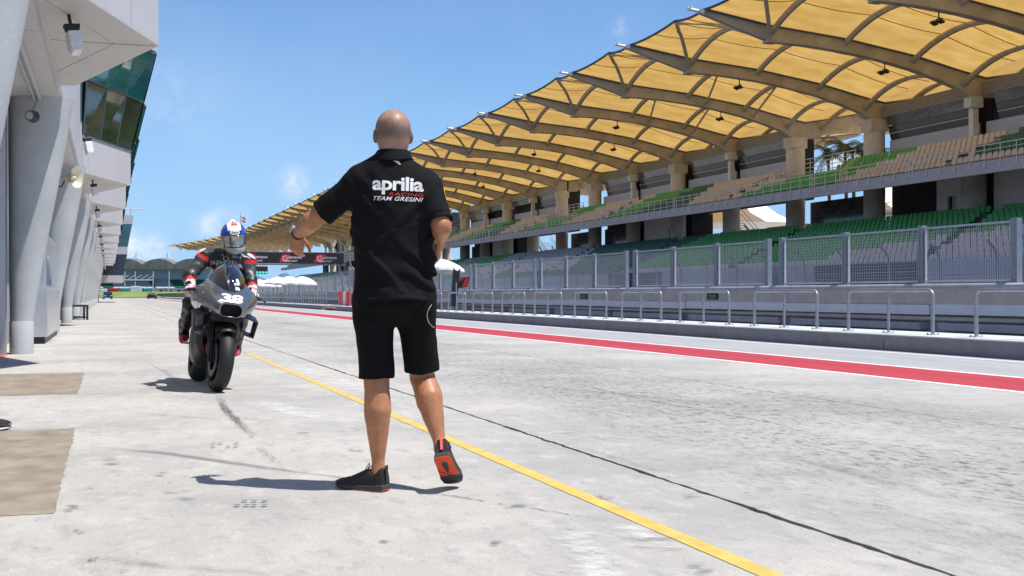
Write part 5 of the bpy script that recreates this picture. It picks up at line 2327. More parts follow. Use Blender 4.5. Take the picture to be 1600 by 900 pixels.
    # polo shirt
    def shirt(P):
        d = stack(P, 2, J['torso'])
        d = np.where(d > 0, d * .85, d)
        for s in 'LR':
            sh, el_ = J['sh' + s], J['el' + s]
            se = sh + (el_ - sh) * J['sleeve' + s]
            ax = (el_ - sh) / np.linalg.norm(el_ - sh)
            inn = np.array([J['shx' + s], sh[1], sh[2] + .035])
            d = smin(d, rc(P, inn, sh + [0, 0, -.012], .066, .068), .05)
            sl = rc(P, sh + [0, 0, -.012], se + ax * .05, .069, .0625)
            sl = np.maximum(sl, plane(P, se, ax))
            sl = smax(sl, -np.maximum(rc(P, sh, el_, .0525, .0525), -plane(P, se - ax * .022, ax)), .004)
            d = smin(d, sl, .04)
        # folds: gathered cloth in the small of the back, pulls from the armpits
        zc = P[:, 2]
        band = np.exp(-((zc - 1.00) / .10) ** 2)
        fo = np.sin(P[:, 2] * 62 + P[:, 0] * 38 + 2.2 * np.sin(P[:, 0] * 17 + P[:, 2] * 9)) * .0075 * band * (.5 + .5 * np.tanh((P[:, 0] + .03) * 12))
        fo += np.sin(P[:, 0] * 42 + 1.5 * np.sin(P[:, 2] * 9)) * .0028 * np.exp(-((zc - .93) / .07) ** 2)
        for s, q in (('L', -1), ('R', 1)):
            sh = J['sh' + s]
            arm = np.exp(-(np.linalg.norm(P - (sh + np.array([q * -.05, 0, -.10])), axis=1) / .13) ** 2)
            fo += np.sin((P[:, 2] * .8 + q * P[:, 0] * -.75) * 90 + 1.2 * np.sin(P[:, 1] * 40)) * .0048 * arm
        fo += wave(P, 9, 1.3) * .0035 + wave(P, 20, .3) * .0014
        r1 = np.sin(P[:, 2] * 21 + P[:, 0] * 15 + 1.6 * np.sin(P[:, 0] * 11 + P[:, 2] * 6))
        fo += (np.maximum(r1, .55) - .55) ** 1.0 * .020 * np.exp(-((zc - 1.04) / .13) ** 2)
        r2 = np.sin(P[:, 0] * 30 - P[:, 2] * 14 + 2.0 * np.sin(P[:, 2] * 8))
        fo += (np.maximum(r2, .6) - .6) * .014 * np.exp(-((zc - 1.22) / .10) ** 2)
        d = d - fo
        hm_ = np.abs(P[:, 2] - (J['hem'] + .026 + .012 * np.sin(P[:, 0] * 11 + .6) - P[:, 0] * .035)) < .0035
        d = d + hm_ * .0022
        for s in 'LR':
            sh, el_ = J['sh' + s], J['el' + s]
            ax = (el_ - sh) / np.linalg.norm(el_ - sh)
            tt = plane(P, sh + (el_ - sh) * J['sleeve' + s] - ax * .026, ax)
            d = d + ((np.abs(tt) < .0035) & (np.linalg.norm(P - sh, axis=1) < .35)) * .0022
        hem = J['hem']
        d = np.maximum(d, hem + .012 * np.sin(P[:, 0] * 11 + .6) - P[:, 2] + P[:, 0] * -.035)
        low = np.maximum(stack(P, 2, [(r_[0], r_[1], r_[2], r_[3] - .014, r_[4] - .014) for r_ in J['torso']]), P[:, 2] - (hem + .05))
        d = smax(d, -low, .004)
        d = np.maximum(d, -rc(P, nk + [0, .03, .02], nk + [0, .04, .12], .055, .07))
        return d
    lo2 = np.array([min(J['shL'][0], J['elL'][0]) - .14, -.26, J['hem'] - .05])
    hi2 = np.array([max(J['shR'][0], J['elR'][0]) + .14, .30, nk[2] + .06])
    V, F = sdf_mesh(shirt, lo2, hi2, h * .8)
    so = to_obj('polo_shirt', V, F, 'shirt', root)

    def collar(P):
        q = P - (nk + np.array([0, .004, 0]))
        z = q[:, 2]
        rx = np.interp(z, [-.05, .0, .045], [.106, .092, .068])
        ry = np.interp(z, [-.05, .0, .045], [.092, .082, .066])
        k = np.sqrt((q[:, 0] / rx) ** 2 + ((q[:, 1] + .006) / ry) ** 2)
        d = (k - 1) * .075
        sh_ = np.abs(d) - .0055
        zz_ = np.where(q[:, 1] > .03, .028, .046)
        d2 = smax(smax(sh_, z - zz_, .006), -.006 - .008 * np.cos(q[:, 0] * 22) - z, .006)
        return np.maximum(d2, np.where(q[:, 1] > .05, .018 - np.abs(q[:, 0]), -1.0))
    V, F = sdf_mesh(collar, nk - .14, nk + .14, .0038)
    to_obj('collar', V, F, 'shirt', so)

    def shorts(P):
        d = stack(P, 2, J['pelvis'])
        for s in 'LR':
            hp, kn = J['hip' + s], J['kn' + s]
            en = hp + (kn - hp) * J['short' + s]
            ax = (kn - hp) / np.linalg.norm(kn - hp)
            lg = chain(P, [hp + [0, 0, .02], hp * .5 + en * .5, en + ax * .06], [.102, .0865, .0835], .04)
            lg = np.maximum(lg, plane(P, en, ax + np.array([0, 0, -.3])))
            lg = smax(lg, -np.maximum(rc(P, hp, kn, .070, .070), -plane(P, en - ax * .02, ax)), .004)
            d = smin(d, lg, .014)
        fo = wave(P, 13, 2.0) * .004 + np.sin(P[:, 0] * 55 + 3 * np.sin(P[:, 2] * 12)) * .0022
        r1 = np.sin(P[:, 2] * 26 - P[:, 0] * 22 + 2 * np.sin(P[:, 0] * 14))
        fo += (np.maximum(r1, .5) - .5) * .012 * np.exp(-((P[:, 2] - .80) / .10) ** 2)
        return d - fo
    lo3 = np.minimum(J['knL'], J['knR']) - .16
    hi3 = np.array([.32, .28, J['pelvis'][-1][0] + .02])
    lo3[0] = -.32
    V, F = sdf_mesh(shorts, lo3, hi3, h * .85)
    sh_o = to_obj('shorts', V, F, 'shorts', root)
    return root, so, sh_o

# ================================================================== the man in the black polo shirt
MS = 5.43 / FPX                  # metres per photograph pixel at his distance
mu = lambda px, w=0.0: (px - 800) * (5.43 + w) / FPX - (615 - 800) * MS
mz = lambda py, w=0.0: CAM_H + (460 - py) * (5.43 + w) / FPX
mp_ = at(615, 460, 5.43)
J = dict(
    head=(mu(613), .02, mz(209)), head_dir=(-.22, 1, -.02), neck=(mu(614), -.005, mz(250)),
    shL=(mu(563), 0, mz(279)), elL=(mu(487, .05), .05, mz(346, .05)), wrL=(mu(464, .23), .23, mz(366, .23)),
    shR=(mu(665), 0, mz(288)), elR=(mu(690, -.07), -.07, mz(354, -.07)), wrR=(mu(686, .10), .10, mz(377, .10)),
    shxL=mu(590), shxR=mu(640),
    hipL=(mu(583), 0, .885), knL=(mu(588), .015, mz(598)), anL=(mu(592), -.01, mz(738)),
    hipR=(mu(648), 0, .885), knR=(mu(660, .1), .10, mz(590, .1)), anR=(mu(691), -.055, mz(699)),
    calfL=(.25, -1, 0), calfR=(.5, -1, .1), footL=(-.85, .5, 0), footR=(.06, .55, -.8),
    sleeveL=.80, sleeveR=.90, hem=mz(472), shortL=.945, shortR=.90,
    torso_in=[(.84, 0, 0, .165, .105), (1.0, 0, 0, .155, .095), (1.2, 0, 0, .165, .10), (1.36, 0, 0, .170, .10), (1.45, 0, 0, .14, .07), (1.50, 0, 0, .07, .05)],
    torso=[(.84, 0.0, .0, .198, .138), (.90, mu(614), .0, .195, .136), (1.0, mu(615), .005, .188, .126), (1.10, mu(615), .0, .185, .122), (1.20, mu(615), 0, .188, .125), (1.29, mu(614.5), 0, .197, .130), (1.37, mu(614.5), -.002, .198, .126),
           (1.44, mu(614), -.006, .178, .108), (1.50, mu(614), -.008, .128, .086), (1.54, mu(614), -.006, .095, .078), (1.575, mu(614), -.004, .070, .066)],
    pelvis=[(.775, 0, 0, .05, .05), (.81, 0, 0, .13, .10), (.86, 0, 0, .178, .122), (.93, 0, 0, .186, .122), (1.02, 0, 0, .176, .110)],
)
HL = [(-.08, .25, -.96), (.12, .97, .22), (.95, -.1, .1), .45, .12, .86, .45]
HR = [(-.12, .35, -.85), (-.95, .1, .05), (.05, 1.0, .3), .4, .1, 1.0, .3]


JJ = dict(J)
man, shirt_o, shorts_o = build_person('person', JJ, HL, HR, 'bald person in black polo shirt and shorts signalling with outstretched arm, seen from behind', (mp_.x, mp_.y, 0), -YAW)

# shoes: standing left foot points left, right heel lifted with the sole turned to us
shoe_parts(man, (mu(606), -.055, .0), (-.86, .52, 0), (0, 0, 1), mirror=1, tab='shoe_grey')
shoe_parts(man, (mu(694), -.150, .168), (.14, .80, -.57), (-.08, .57, .80), mirror=-1)

# lettering on the back, laid onto the cloth
bv = BVHTree.FromPolygons([v.co for v in shirt_o.data.vertices], [p.vertices for p in shirt_o.data.polygons])


def on_cloth(v, bvh, off=.0022, y0=-1.0):
    out = []
    for (a, c) in v:
        hit = bvh.ray_cast(Vector((a, y0, c)), Vector((0, 1, 0)))
        out.append((a, (hit[0].y if hit[0] else -.12) - off, c))
    return out


def print_on(txt, x0, x1, y0, y1, m, slope=0.0, nm='lettering', **kw):
    v, f = fit_text(txt, mu(x0), mu(x1), mz(y1), mz(y0), cuts=2, **kw)
    v = v.copy()
    v[:, 1] -= (v[:, 0] - mu((x0 + x1) / 2)) * slope
    b = MB()
    b.add(on_cloth(v, bv), f)
    return b.build(nm, m, shirt_o)


print_on('aprilia', 586, 664.5, 279.5, 308, 'print_white', .035, bold=.028, spacing=.95)
print_on('RACING', 613, 664, 304.8, 309.6, 'print_red', .03, bold=.012, shear=.1, spacing=1.1)
print_on('TEAM GRESINI', 588, 664, 310.8, 317.2, 'print_white', .03, bold=.012, shear=.35, spacing=1.05)
b = MB()
v = np.array([(mu(x), mz(y)) for x, y in [(614.5, 253.5), (623, 254), (628, 256), (624.5, 256.8), (629, 259.5), (627.5, 260), (622, 257.5), (619, 255.5)]])
b.add(on_cloth(v, bv), [(0, 1, 2, 3, 7), (7, 3, 4, 5, 6)])
b.build('logo', 'print_white', shirt_o)
# yellow round badge on the right sleeve
b = MB()
cz, n = mz(306), 18
ring = []
hx = []
for rr in (.030, .018):
    for k in range(n):
        a = 2 * math.pi * k / n
        yy, zz_ = -.02 + rr * .7 * math.cos(a), cz + rr * 1.25 * math.sin(a)
        hit = bv.ray_cast(Vector((1.0, yy, zz_)), Vector((-1, 0, 0)))
        ring.append(((hit[0].x if hit[0] else .25) + .002, yy, zz_))
b.add(ring, [(k, (k + 1) % n, n + (k + 1) % n, n + k) for k in range(n)])
b.build('badge', 'print_yellow', shirt_o)
# watch
wr, el_ = Vector(JJ['wrL']), Vector(JJ['elL'])
ax = (wr - el_).normalized()
q = ax.to_track_quat('Z', 'Y').to_matrix().to_4x4()
b = MB()
b.lathe([(.031, -.011), (.034, -.011), (.034, .011), (.031, .011)], 24, 0, Matrix.Translation(wr - ax * .018) @ q, closed=True)
wo = b.build('watch', 'black', man, 40)
side = Vector((-.75, -.25, .55))
side = (side - ax * side.dot(ax)).normalized()
qm = side.to_track_quat('Z', 'Y').to_matrix().to_4x4()
b = MB()
b.lathe([(0, .012), (.016, .012), (.0195, .009), (.0195, -.003)], 20, 0, Matrix.Translation(wr - ax * .018 + side * .034) @ qm)
b.build('watch_case', 'steel', wo, 40)
# pale cord hanging from the pocket
bs = BVHTree.FromPolygons([v.co for v in shorts_o.data.vertices], [p.vertices for p in shorts_o.data.polygons])
pts = []
for (x, y) in [(676, 476), (672.5, 481), (669.5, 488), (669, 495), (671, 503), (675, 509), (678.5, 512)]:
    hit = bs.ray_cast(Vector((mu(x), -1, mz(y))), Vector((0, 1, 0)))
    pts.append((mu(x), (hit[0].y if hit[0] else -.03) - .004, mz(y)))
b = MB()
b.tube(pts, .0017, 6)
b.build('cord', 'cord', shorts_o, 60)

# bystander just outside the left edge, one shoe tip in view
JB = dict(J)
JB.update(elL=np.array((-.22, 0, 1.2)), wrL=np.array((-.22, -.02, .97)), elR=np.array((.22, .0, 1.2)), wrR=np.array((.22, -.02, .97)),
          shL=np.array((-.17, 0, 1.46)), shR=np.array((.17, 0, 1.46)), knL=np.array((-.09, .01, .50)), anL=np.array((-.09, -.01, .09)), knR=np.array((.09, .01, .50)), anR=np.array((.09, -.01, .09)), hipL=np.array((-.09, 0, .885)), hipR=np.array((.09, 0, .885)),
          calfL=np.array((0, -1., 0)), calfR=np.array((0, -1., 0)), footL=np.array((0, 1., 0)), footR=np.array((0, 1., 0)))
JB['head_dir'] = np.array((0, 1., 0))
by, _, _ = build_person('person', JB, [(0, .1, -1), (1, 0, 0), (0, 1, 0), .3, .1, 1.0, .4], [(0, .1, -1), (-1, 0, 0), (0, 1, 0), .3, .1, 1.0, .4], 'person in black standing by the garage, only one dark shoe tip showing', (-.865, 8.62, 0), R(-90 + 3), h=.011)
shoe_parts(by, (-.09, -.055, 0), (-.05, 1, 0), (0, 0, 1), 1, .006, 'shoe', 'white')
shoe_parts(by, (.09, -.055, 0), (.05, 1, 0), (0, 0, 1), -1, .006, 'shoe', 'white')

# ================================================================== racing motorcycle
M['carbon'] = mat('bare_carbon', (.009, .009, .010), .42, var=.35, vscale=40, coat=.08, spec=.35)
M['graphite'] = mat('graphite_fairing', (.24, .245, .25), .25, .8, var=.12, vscale=3, coat=.5)
M['tyre'] = mat('slick_tyre', (.011, .011, .012), .60, var=.2, vscale=14, bump=.1, bscale=90)
M['rim'] = mat('black_rim', (.02, .02, .022), .3, .6)
M['disc'] = mat('carbon_disc', (.10, .10, .105), .4, .6)
M['screen'] = mat('smoked_screen', (.012, .013, .022), .04, spec=1.0, coat=1.0, var=.2)
M['plate_white'] = mat('white_number', (.80, .80, .80), .5, var=.02)
M['fork_gold'] = mat('fork_tube', (.10, .09, .085), .3, .8)
M['caliper'] = mat('red_caliper', (.5, .02, .02), .4)

bp0 = at(338, 612, FPX * CAM_H / 152.0)
bike = thing('motorcycle', 'graphite grey racing motorcycle with white number 38, rolling with its rider', 'motorcycle', (bp0.x, bp0.y, 0), R(2.8))
bike.rotation_euler[1] = R(8.0)
LEAN = R(7.0)


def wheel(name, y, rad, wid, steer=0.0, disc=True):
    mt = Matrix.Translation((0, y, rad)) @ Matrix.Rotation(steer, 4, 'Z') @ Matrix.Rotation(R(90), 4, 'Y')
    prof = []
    for k in range(15):
        a = math.pi * k / 14
        prof.append((rad - wid * .42 * (1 - math.sin(a)) ** 1.0 * .95, -wid / 2 * math.cos(a)))
    prof = [(rad - wid * .42 - .03, -wid * .42)] + prof + [(rad - wid * .42 - .03, wid * .42)]
    b = MB()
    b.lathe(prof, 48, 0, mt, closed=True)
    w = b.build('wheel', 'tyre', bike, 50)
    ri = rad - wid * .42 - .02
    b = MB()
    b.lathe([(ri, -wid * .43), (ri + .012, -wid * .45), (ri - .012, -wid * .40), (ri - .035, 0), (ri - .012, wid * .40), (ri + .012, wid * .45), (ri, wid * .43)], 40, 0, mt, closed=True)
    for k in range(7):
        a = 2 * math.pi * k / 7
        b.tube([mt @ Vector((.03 * math.cos(a), .03 * math.sin(a), 0)), mt @ Vector(((ri - .02) * math.cos(a), (ri - .02) * math.sin(a), 0))], .014, 6)
    b.lathe([(.0, -.07), (.03, -.07), (.03, .07), (.0, .07)], 16, 0, mt)
    b.build('rim', 'rim', w, 40)
    if disc:
        for s in (-1, 1):
            b = MB()
            b.lathe([(.105, s * .070), (.165, s * .070), (.165, s * .077), (.105, s * .077)], 40, 0, mt, closed=True)
            b.build('brake_disc', 'disc', w, 40)
    return w


STEER = R(4.5)
wheel('front', 0.0, .300, .140, STEER)
wheel('rear', 1.44, .325, .20, 0, False)

# front mudguard
b = MB()
rings = []
for k in range(17):
    a = R(-12 + k * 9.5)
    ring = []
    for q in range(9):
        t = -1 + q / 4
        rr = .325 + .022 * (1 - t * t) - .012 * abs(t) ** 3
        yy, zz_ = -rr * math.cos(a) * 1.0, .30 + rr * math.sin(a)
        x = t * .084
        p_ = Matrix.Rotation(STEER, 4, 'Z') @ Vector((x, yy, zz_))
        ring.append(p_)
    rings.append(ring)
rings = rings[7:]
b.loft(rings, closed=False)
o = b.build('mudguard', 'carbon', bike, 60)
md = o.modifiers.new('solid', 'SOLIDIFY')
md.thickness = .006
# forks, axle, calipers
for s in (-1, 1):
    b = MB()
    st = Matrix.Rotation(STEER, 4, 'Z')
    b.tube([st @ Vector((s * .098, -.01, .28)), st @ Vector((s * .10, .05, .50)), st @ Vector((s * .10, .12, .66))], [.026, .028, .027], 12)
    b.tube([st @ Vector((s * .10, .11, .64)), st @ Vector((s * .102, .21, .98))], .030, 12, 1)
    f_ = b.build('fork_leg', ['carbon', 'fork_gold'], bike, 50)
    b = MB()
    b.cbox((0, 0, 0), (.045, .06, .14), 0, st @ Matrix.Translation((s * .098, .10, .40)) @ Matrix.Rotation(R(-25), 4, 'X'))
    bevel(b.build('caliper', 'black', f_), .012)
    b = MB()
    b.cbox((0, 0, 0), (.012, .02, .05), 0, st @ Matrix.Translation((s * .126, .095, .40)) @ Matrix.Rotation(R(-25), 4, 'X'))
    b.build('caliper_logo', 'caliper', f_)
    b = MB()
    b.tube([(s * .12, .10, .44), (s * .155, .06, .56), (s * .17, .10, .66), (s * .13, .2, .78)], .006, 6)
    b.build('brake_hose', 'black', f_)

COWL = [(r_[0], r_[1], r_[2], r_[3] * 1.05, r_[4] * 1.03) for r_ in [(-.205, 0, .788, .105, .062), (-.17, 0, .798, .150, .085), (-.10, 0, .822, .195, .112), (0, 0, .850, .235, .138), (.15, 0, .880, .272, .158), (.32, 0, .885, .288, .172), (.52, 0, .868, .285, .170), (.60, 0, .86, .27, .155)]]


def cowl(P):
    d = stack(P, 1, COWL, 2.25)
    d = smin(d, ell(P, (0, .42, .99), (.185, .42, .145)), .05)
    d = smax(d, -rbox(P, (0, -.27, .776), (.096, .20, .054), .045), .008)
    d = smax(d, -stack(P, 1, [(.22, 0, .80, .20, .17), (.7, 0, .80, .235, .17)]), .01)          # hollow behind the nose
    for s in (-1, 1):
        d = smax(d, -(np.abs(rc(P, (s * .33, .05, .92), (s * .27, .55, .80), .085, .12)) - .0012), .003)   # panel line
    return d


V, F = sdf_mesh(cowl, (-.36, -.26, .60), (.36, .66, 1.2), .0065)
fc = fcent(V, F)
inn = (np.abs(fc[:, 0]) < .0955) & (np.abs(fc[:, 2] - .776) < .0535) & (rbox(fc, (0, -.27, .776), (.096, .20, .054), .045) < .003)
cowl_o = to_obj('nose_fairing', V, F, ['graphite', 'dark'], bike, inn)
cb = BVHTree.FromPolygons([Vector(v_) for v_ in V], F.tolist())
v, f = fit_text('38', -.112, .106, .850, .930, cuts=2, bold=.035, shear=.12, spacing=.92)
pts = []
for (a, c) in v:
    hit = cb.ray_cast(Vector((a, -1, c)), Vector((0, 1, 0)))
    pts.append((a, (hit[0].y if hit[0] else 0) - .004, c))
b = MB()
b.add(pts, f)
b.build('race_number', 'plate_white', cowl_o)


def screen(P):
    d = ell(P, (0, .34, .955), (.185, .42, .280), rotm(R(8), 0, 0))
    d = np.maximum(d, -stack(P, 1, [(r_[0], r_[1], r_[2], r_[3] * .985, r_[4] * .985) for r_ in COWL], 2.25))
    d = np.maximum(d, P[:, 1] - .52)
    return np.maximum(d, .93 - P[:, 2])


V, F = sdf_mesh(screen, (-.22, -.14, .9), (.22, .6, 1.29), .006)
scr = to_obj('windscreen', V, F, 'screen', bike)
sb = BVHTree.FromPolygons([Vector(v_) for v_ in V], F.tolist())
# pale sticker splash on the screen
b = MB()
random.seed(11)
for k in range(7):
    cx, cz = .055 + random.uniform(-.03, .03), 1.03 + random.uniform(-.045, .04)
    pts = []
    for q in range(5):
        a = q * 2 * math.pi / 5 + k
        rr = random.uniform(.010, .022)
        x, z = cx + rr * math.cos(a), cz + rr * math.sin(a)
        hit = sb.ray_cast(Vector((x, -1, z)), Vector((0, 1, 0)))
        pts.append((x, (hit[0].y if hit[0] else .2) - .003 - .0004 * k, z))
    b.add(pts, [(0, 1, 2, 3, 4)])
b.build('sticker', 'plate_white', scr)


def belly(P):
    d = stack(P, 1, [(.30, 0, .60, .145, .14), (.40, 0, .56, .205, .27), (.62, 0, .52, .225, .34), (.85, 0, .48, .215, .32), (1.05, 0, .42, .18, .24), (1.18, 0, .40, .12, .16)], 2.8)
    d = smax(d, -stack(P, 1, [(.28, 0, .58, .155, .25), (.50, 0, .58, .15, .25), (.54, 0, .58, .05, .1)], 2.5), .012)
    for s in (-1, 1):
        d = smax(d, -rbox(P, (s * .24, .72, .60), (.03, .16, .05), .02, rotm(R(25), 0, 0)), .01)
    return d


def ducts(P):
    d = stack(P, 1, [(.04, 0, .715, .150, .055), (.16, 0, .68, .200, .105), (.32, 0, .64, .220, .16), (.55, 0, .60, .225, .2)], 3.0)
    w = np.hypot(P[:, 1], P[:, 2] - .30) - .352
    return smax(d, -np.maximum(w, np.abs(P[:, 0]) - .115), .012)


V, F = sdf_mesh(ducts, (-.27, .0, .36), (.27, .6, .86), .009)
to_obj('lower_cowl', V, F, 'carbon', bike)
V, F = sdf_mesh(belly, (-.26, .26, .14), (.26, 1.22, .90), .009)
to_obj('side_fairing', V, F, 'carbon', bike)
b = MB()
b.box((-.14, .50, .36), (.14, .53, .80))
for k in range(16):
    b.box((-.138, .494, .37 + k * .027), (.138, .4995, .38 + k * .027))
b.build('radiator', 'black', bike)


def tank(P):
    d = ell(P, (0, .80, .93), (.155, .30, .155))
    d = smin(d, ell(P, (0, .62, .93), (.17, .2, .11)), .05)
    t = stack(P, 1, [(1.05, 0, .86, .13, .06), (1.3, 0, .90, .14, .075), (1.6, 0, .97, .10, .075), (1.78, 0, 1.02, .05, .04)])
    return smin(d, t, .05)


V, F = sdf_mesh(tank, (-.22, .4, .7), (.22, 1.82, 1.14), .01)
to_obj('tank', V, F, 'graphite', bike)
b = MB()
for s in (-1, 1):
    b.loft([[(s * .06, .98, .42), (s * .10, .98, .42), (s * .10, .98, .52), (s * .06, .98, .52)], [(s * .105, 1.25, .35), (s * .135, 1.25, .35), (s * .135, 1.25, .43), (s * .105, 1.25, .43)], [(s * .105, 1.48, .29), (s * .13, 1.48, .29), (s * .13, 1.48, .36), (s * .105, 1.48, .36)]])
b.build('swingarm', 'rim', bike)
b = MB()
b.tube([(.10, .80, .20), (.15, 1.0, .22), (.165, 1.20, .30)], [.045, .052, .050], 14)
b.tube([(.165, 1.20, .30), (.168, 1.23, .31)], [.058, .06], 14)
b.build('exhaust', 'black', bike, 50)
# winglets
for s in (-1, 1):
    b = MB()
    zc = .742
    b = MB()
    b.loft([[(s * .17, .02, zc - .014), (s * .17, .22, zc + .040), (s * .17, .22, zc + .052), (s * .17, .02, zc + .002)], [(s * .305, .04, zc - .060), (s * .305, .22, zc - .010), (s * .305, .22, zc + .002), (s * .305, .04, zc - .046)]])
    b.loft([[(s * .292, .03, zc - .045), (s * .292, .23, zc - .005), (s * .307, .23, zc - .005), (s * .307, .03, zc - .045)], [(s * .270, .05, zc - .200), (s * .270, .22, zc - .180), (s * .285, .22, zc - .180), (s * .285, .05, zc - .200)]])
    b.loft([[(s * .280, .05, zc - .205), (s * .280, .21, zc - .170), (s * .280, .21, zc - .158), (s * .280, .05, zc - .190)], [(s * .19, .05, zc - .185), (s * .19, .21, zc - .145), (s * .19, .21, zc - .133), (s * .19, .05, zc - .170)]])
    b.build('winglet', 'carbon', bike)
# clip-on bars, grips, levers
for s in (-1, 1):
    b = MB()
    b.tube([(s * .10, .26, .97), (s * .22, .34, .955), (s * .345, .42, .93)], .013, 8)
    h_ = b.build('handlebar', 'black', bike, 50)
    b = MB()
    b.tube([(s * .22, .34, .955), (s * .35, .424, .929)], .019, 10)
    b.build('grip', 'black', h_, 50)
    b = MB()
    b.tube([(s * .20, .28, .95), (s * .26, .25, .945), (s * .37, .31, .915), (s * .40, .33, .905)], [.008, .009, .007, .008], 6)
    b.build('lever', 'black', h_, 50)
    b = MB()
    b.tube([(s * .18, 1.0, .40), (s * .25, 1.02, .40)], .014, 8)
    b.build('foot_peg', 'steel', bike)

# ================================================================== the rider
M['suit'] = mat('black_leather', (.012, .012, .014), .38, var=.3, vscale=8, bump=.25, bscale=26, spec=.5)
M['suit_grey'] = mat('grey_leather', (.055, .057, .062), .4, var=.2, vscale=6, bump=.2, bscale=26)
M['suit_red'] = mat('red_leather', (.60, .025, .02), .4)
M['suit_white'] = mat('white_armour', (.72, .72, .74), .35, var=.1, vscale=9)
M['pink'] = mat('pink_glove', (.66, .06, .13), .5)
M['glove_white'] = mat('white_glove', (.74, .72, .73), .5)
M['hel_black'] = mat('helmet_black', (.010, .010, .013), .15, coat=.8)
M['hel_blue'] = mat('helmet_blue', (.010, .07, .42), .18, coat=.8, var=.35, vscale=16, stretch=(2, 2, .6))
M['hel_white'] = mat('helmet_white', (.78, .78, .79), .2, coat=.6, var=.03)
M['hel_red'] = mat('helmet_red', (.78, .075, .025), .25, coat=.5)
M['hel_grey'] = mat('helmet_grey', (.40, .41, .43), .25, coat=.5)
M['visor'] = mat('mirror_visor', (.42, .40, .37), .10, .9, var=.12, vscale=10, spec=1.0)
RD = 11.75
ra = at(355, 460, RD)
vd = pix_dir(355, 460)
rider = thing('person', 'rider in black racing leathers and blue helmet sitting upright on the motorcycle', 'person', (ra.x, ra.y, 0), -math.atan2(vd.x, vd.y))


def rj(px, py, w=0.0):
    k = (RD * 1.03 + w) / (FPX * 1.03)
    return np.array([(px - 355) * k, w, CAM_H + (460 - py) * k])


K = dict(neck=rj(361, 404, .10), shL=rj(322, 401, .16), shR=rj(386, 409, .16), elL=rj(298, 432, .06), elR=rj(391, 440, .06), wrL=rj(300, 449, -.14), wrR=rj(394.5, 459, -.14),
         hipL=rj(336, 478, .62), hipR=rj(362, 481, .62), knL=rj(300, 474, .22), knR=rj(379, 486, .22), anL=rj(290, 517, .68), anR=rj(369, 540, .68), toeL=rj(288, 531, .50), toeR=rj(367, 552, .48), chest=rj(355, 424, .14), waist=rj(350, 458, .45))


def suit(P):
    d = chain(P, [K['chest'], K['waist'], (K['hipL'] + K['hipR']) / 2], [.135, .125, .13], .06)
    d = smin(d, rc(P, K['shL'] * .8 + K['shR'] * .2, K['shL'] * .2 + K['shR'] * .8, .105, .105), .07)
    d = smin(d, ell(P, K['neck'] + [0, .14, -.03], (.12, .13, .12)), .05)          # hump
    d = smin(d, rc(P, K['neck'], K['neck'] + [0, -.02, .06], .075, .07), .03)
    for s in 'LR':
        d = smin(d, ell(P, K['sh' + s], (.085, .085, .08)), .03)
        d = smin(d, chain(P, [K['sh' + s], K['sh' + s] * .5 + K['el' + s] * .5, K['el' + s]], [.078, .072, .062], .03), .035)
        d = smin(d, chain(P, [K['el' + s], K['el' + s] * .55 + K['wr' + s] * .45, K['wr' + s]], [.062, .058, .044], .03), .03)
        d = smin(d, chain(P, [K['hip' + s], K['hip' + s] * .4 + K['kn' + s] * .6, K['kn' + s]], [.115, .095, .078], .04), .05)
        d = smin(d, chain(P, [K['kn' + s], K['kn' + s] * .6 + K['an' + s] * .4, K['an' + s]], [.078, .072, .052], .03), .04)
    d = d - wave(P, 26, .4) * .004 - np.sin(P[:, 2] * 80 + 2 * np.sin(P[:, 0] * 25)) * .0022
    return d


pa = np.array(list(K.values()))
V, F = sdf_mesh(suit, pa.min(0) - .16, pa.max(0) + .16, .009)
fc = fcent(V, F)
mi = np.zeros(len(F), int)
for s in 'LR':
    sh, el_, wr = K['sh' + s], K['el' + s], K['wr' + s]
    o1 = np.array([-.03 if s == 'L' else .03, -.01, .045])
    dsh = np.linalg.norm(fc - (sh + o1), axis=1)
    t = ((fc - sh) @ (el_ - sh)) / ((el_ - sh) @ (el_ - sh))
    near = np.linalg.norm(fc - (sh + np.clip(t, 0, 1)[:, None] * (el_ - sh)), axis=1) < .10
    outer = (fc[:, 0] < sh[0] + .03) if s == 'L' else (fc[:, 0] > sh[0] - .03)
    mi[near & outer & (t > .25) & (t < .95)] = 1
    mi[near & outer & (t > .10) & (t < .25)] = 2
    mi[(dsh < .055)] = 3
    t2 = ((fc - el_) @ (wr - el_)) / ((wr - el_) @ (wr - el_))
    nr = np.linalg.norm(fc - (el_ + np.clip(t2, 0, 1)[:, None] * (wr - el_)), axis=1) < .08
    mi[nr & (t2 > .42) & (t2 < .60) & (fc[:, 1] < el_[1] - .02)] = 2
    mi[nr & (t2 > .62) & (t2 < .75) & (fc[:, 1] < el_[1] - .02)] = 3
mi[(fc[:, 2] > K['shL'][2] + .045) & (np.abs(fc[:, 0] - K['neck'][0]) > .09) & (mi == 0)] = 1
suit_o = to_obj('leather_suit', V, F, ['suit', 'suit_grey', 'suit_red', 'suit_white'], rider, mi)
sbv = BVHTree.FromPolygons([Vector(v_) for v_ in V], F.tolist())


def on_front(bvh, v, off=.004):
    out = []
    for (a, c) in v:
        hit = bvh.ray_cast(Vector((a, -2, c)), Vector((0, 1, 0)))
        out.append((a, (hit[0].y if hit[0] else 0) - off, c))
    return out


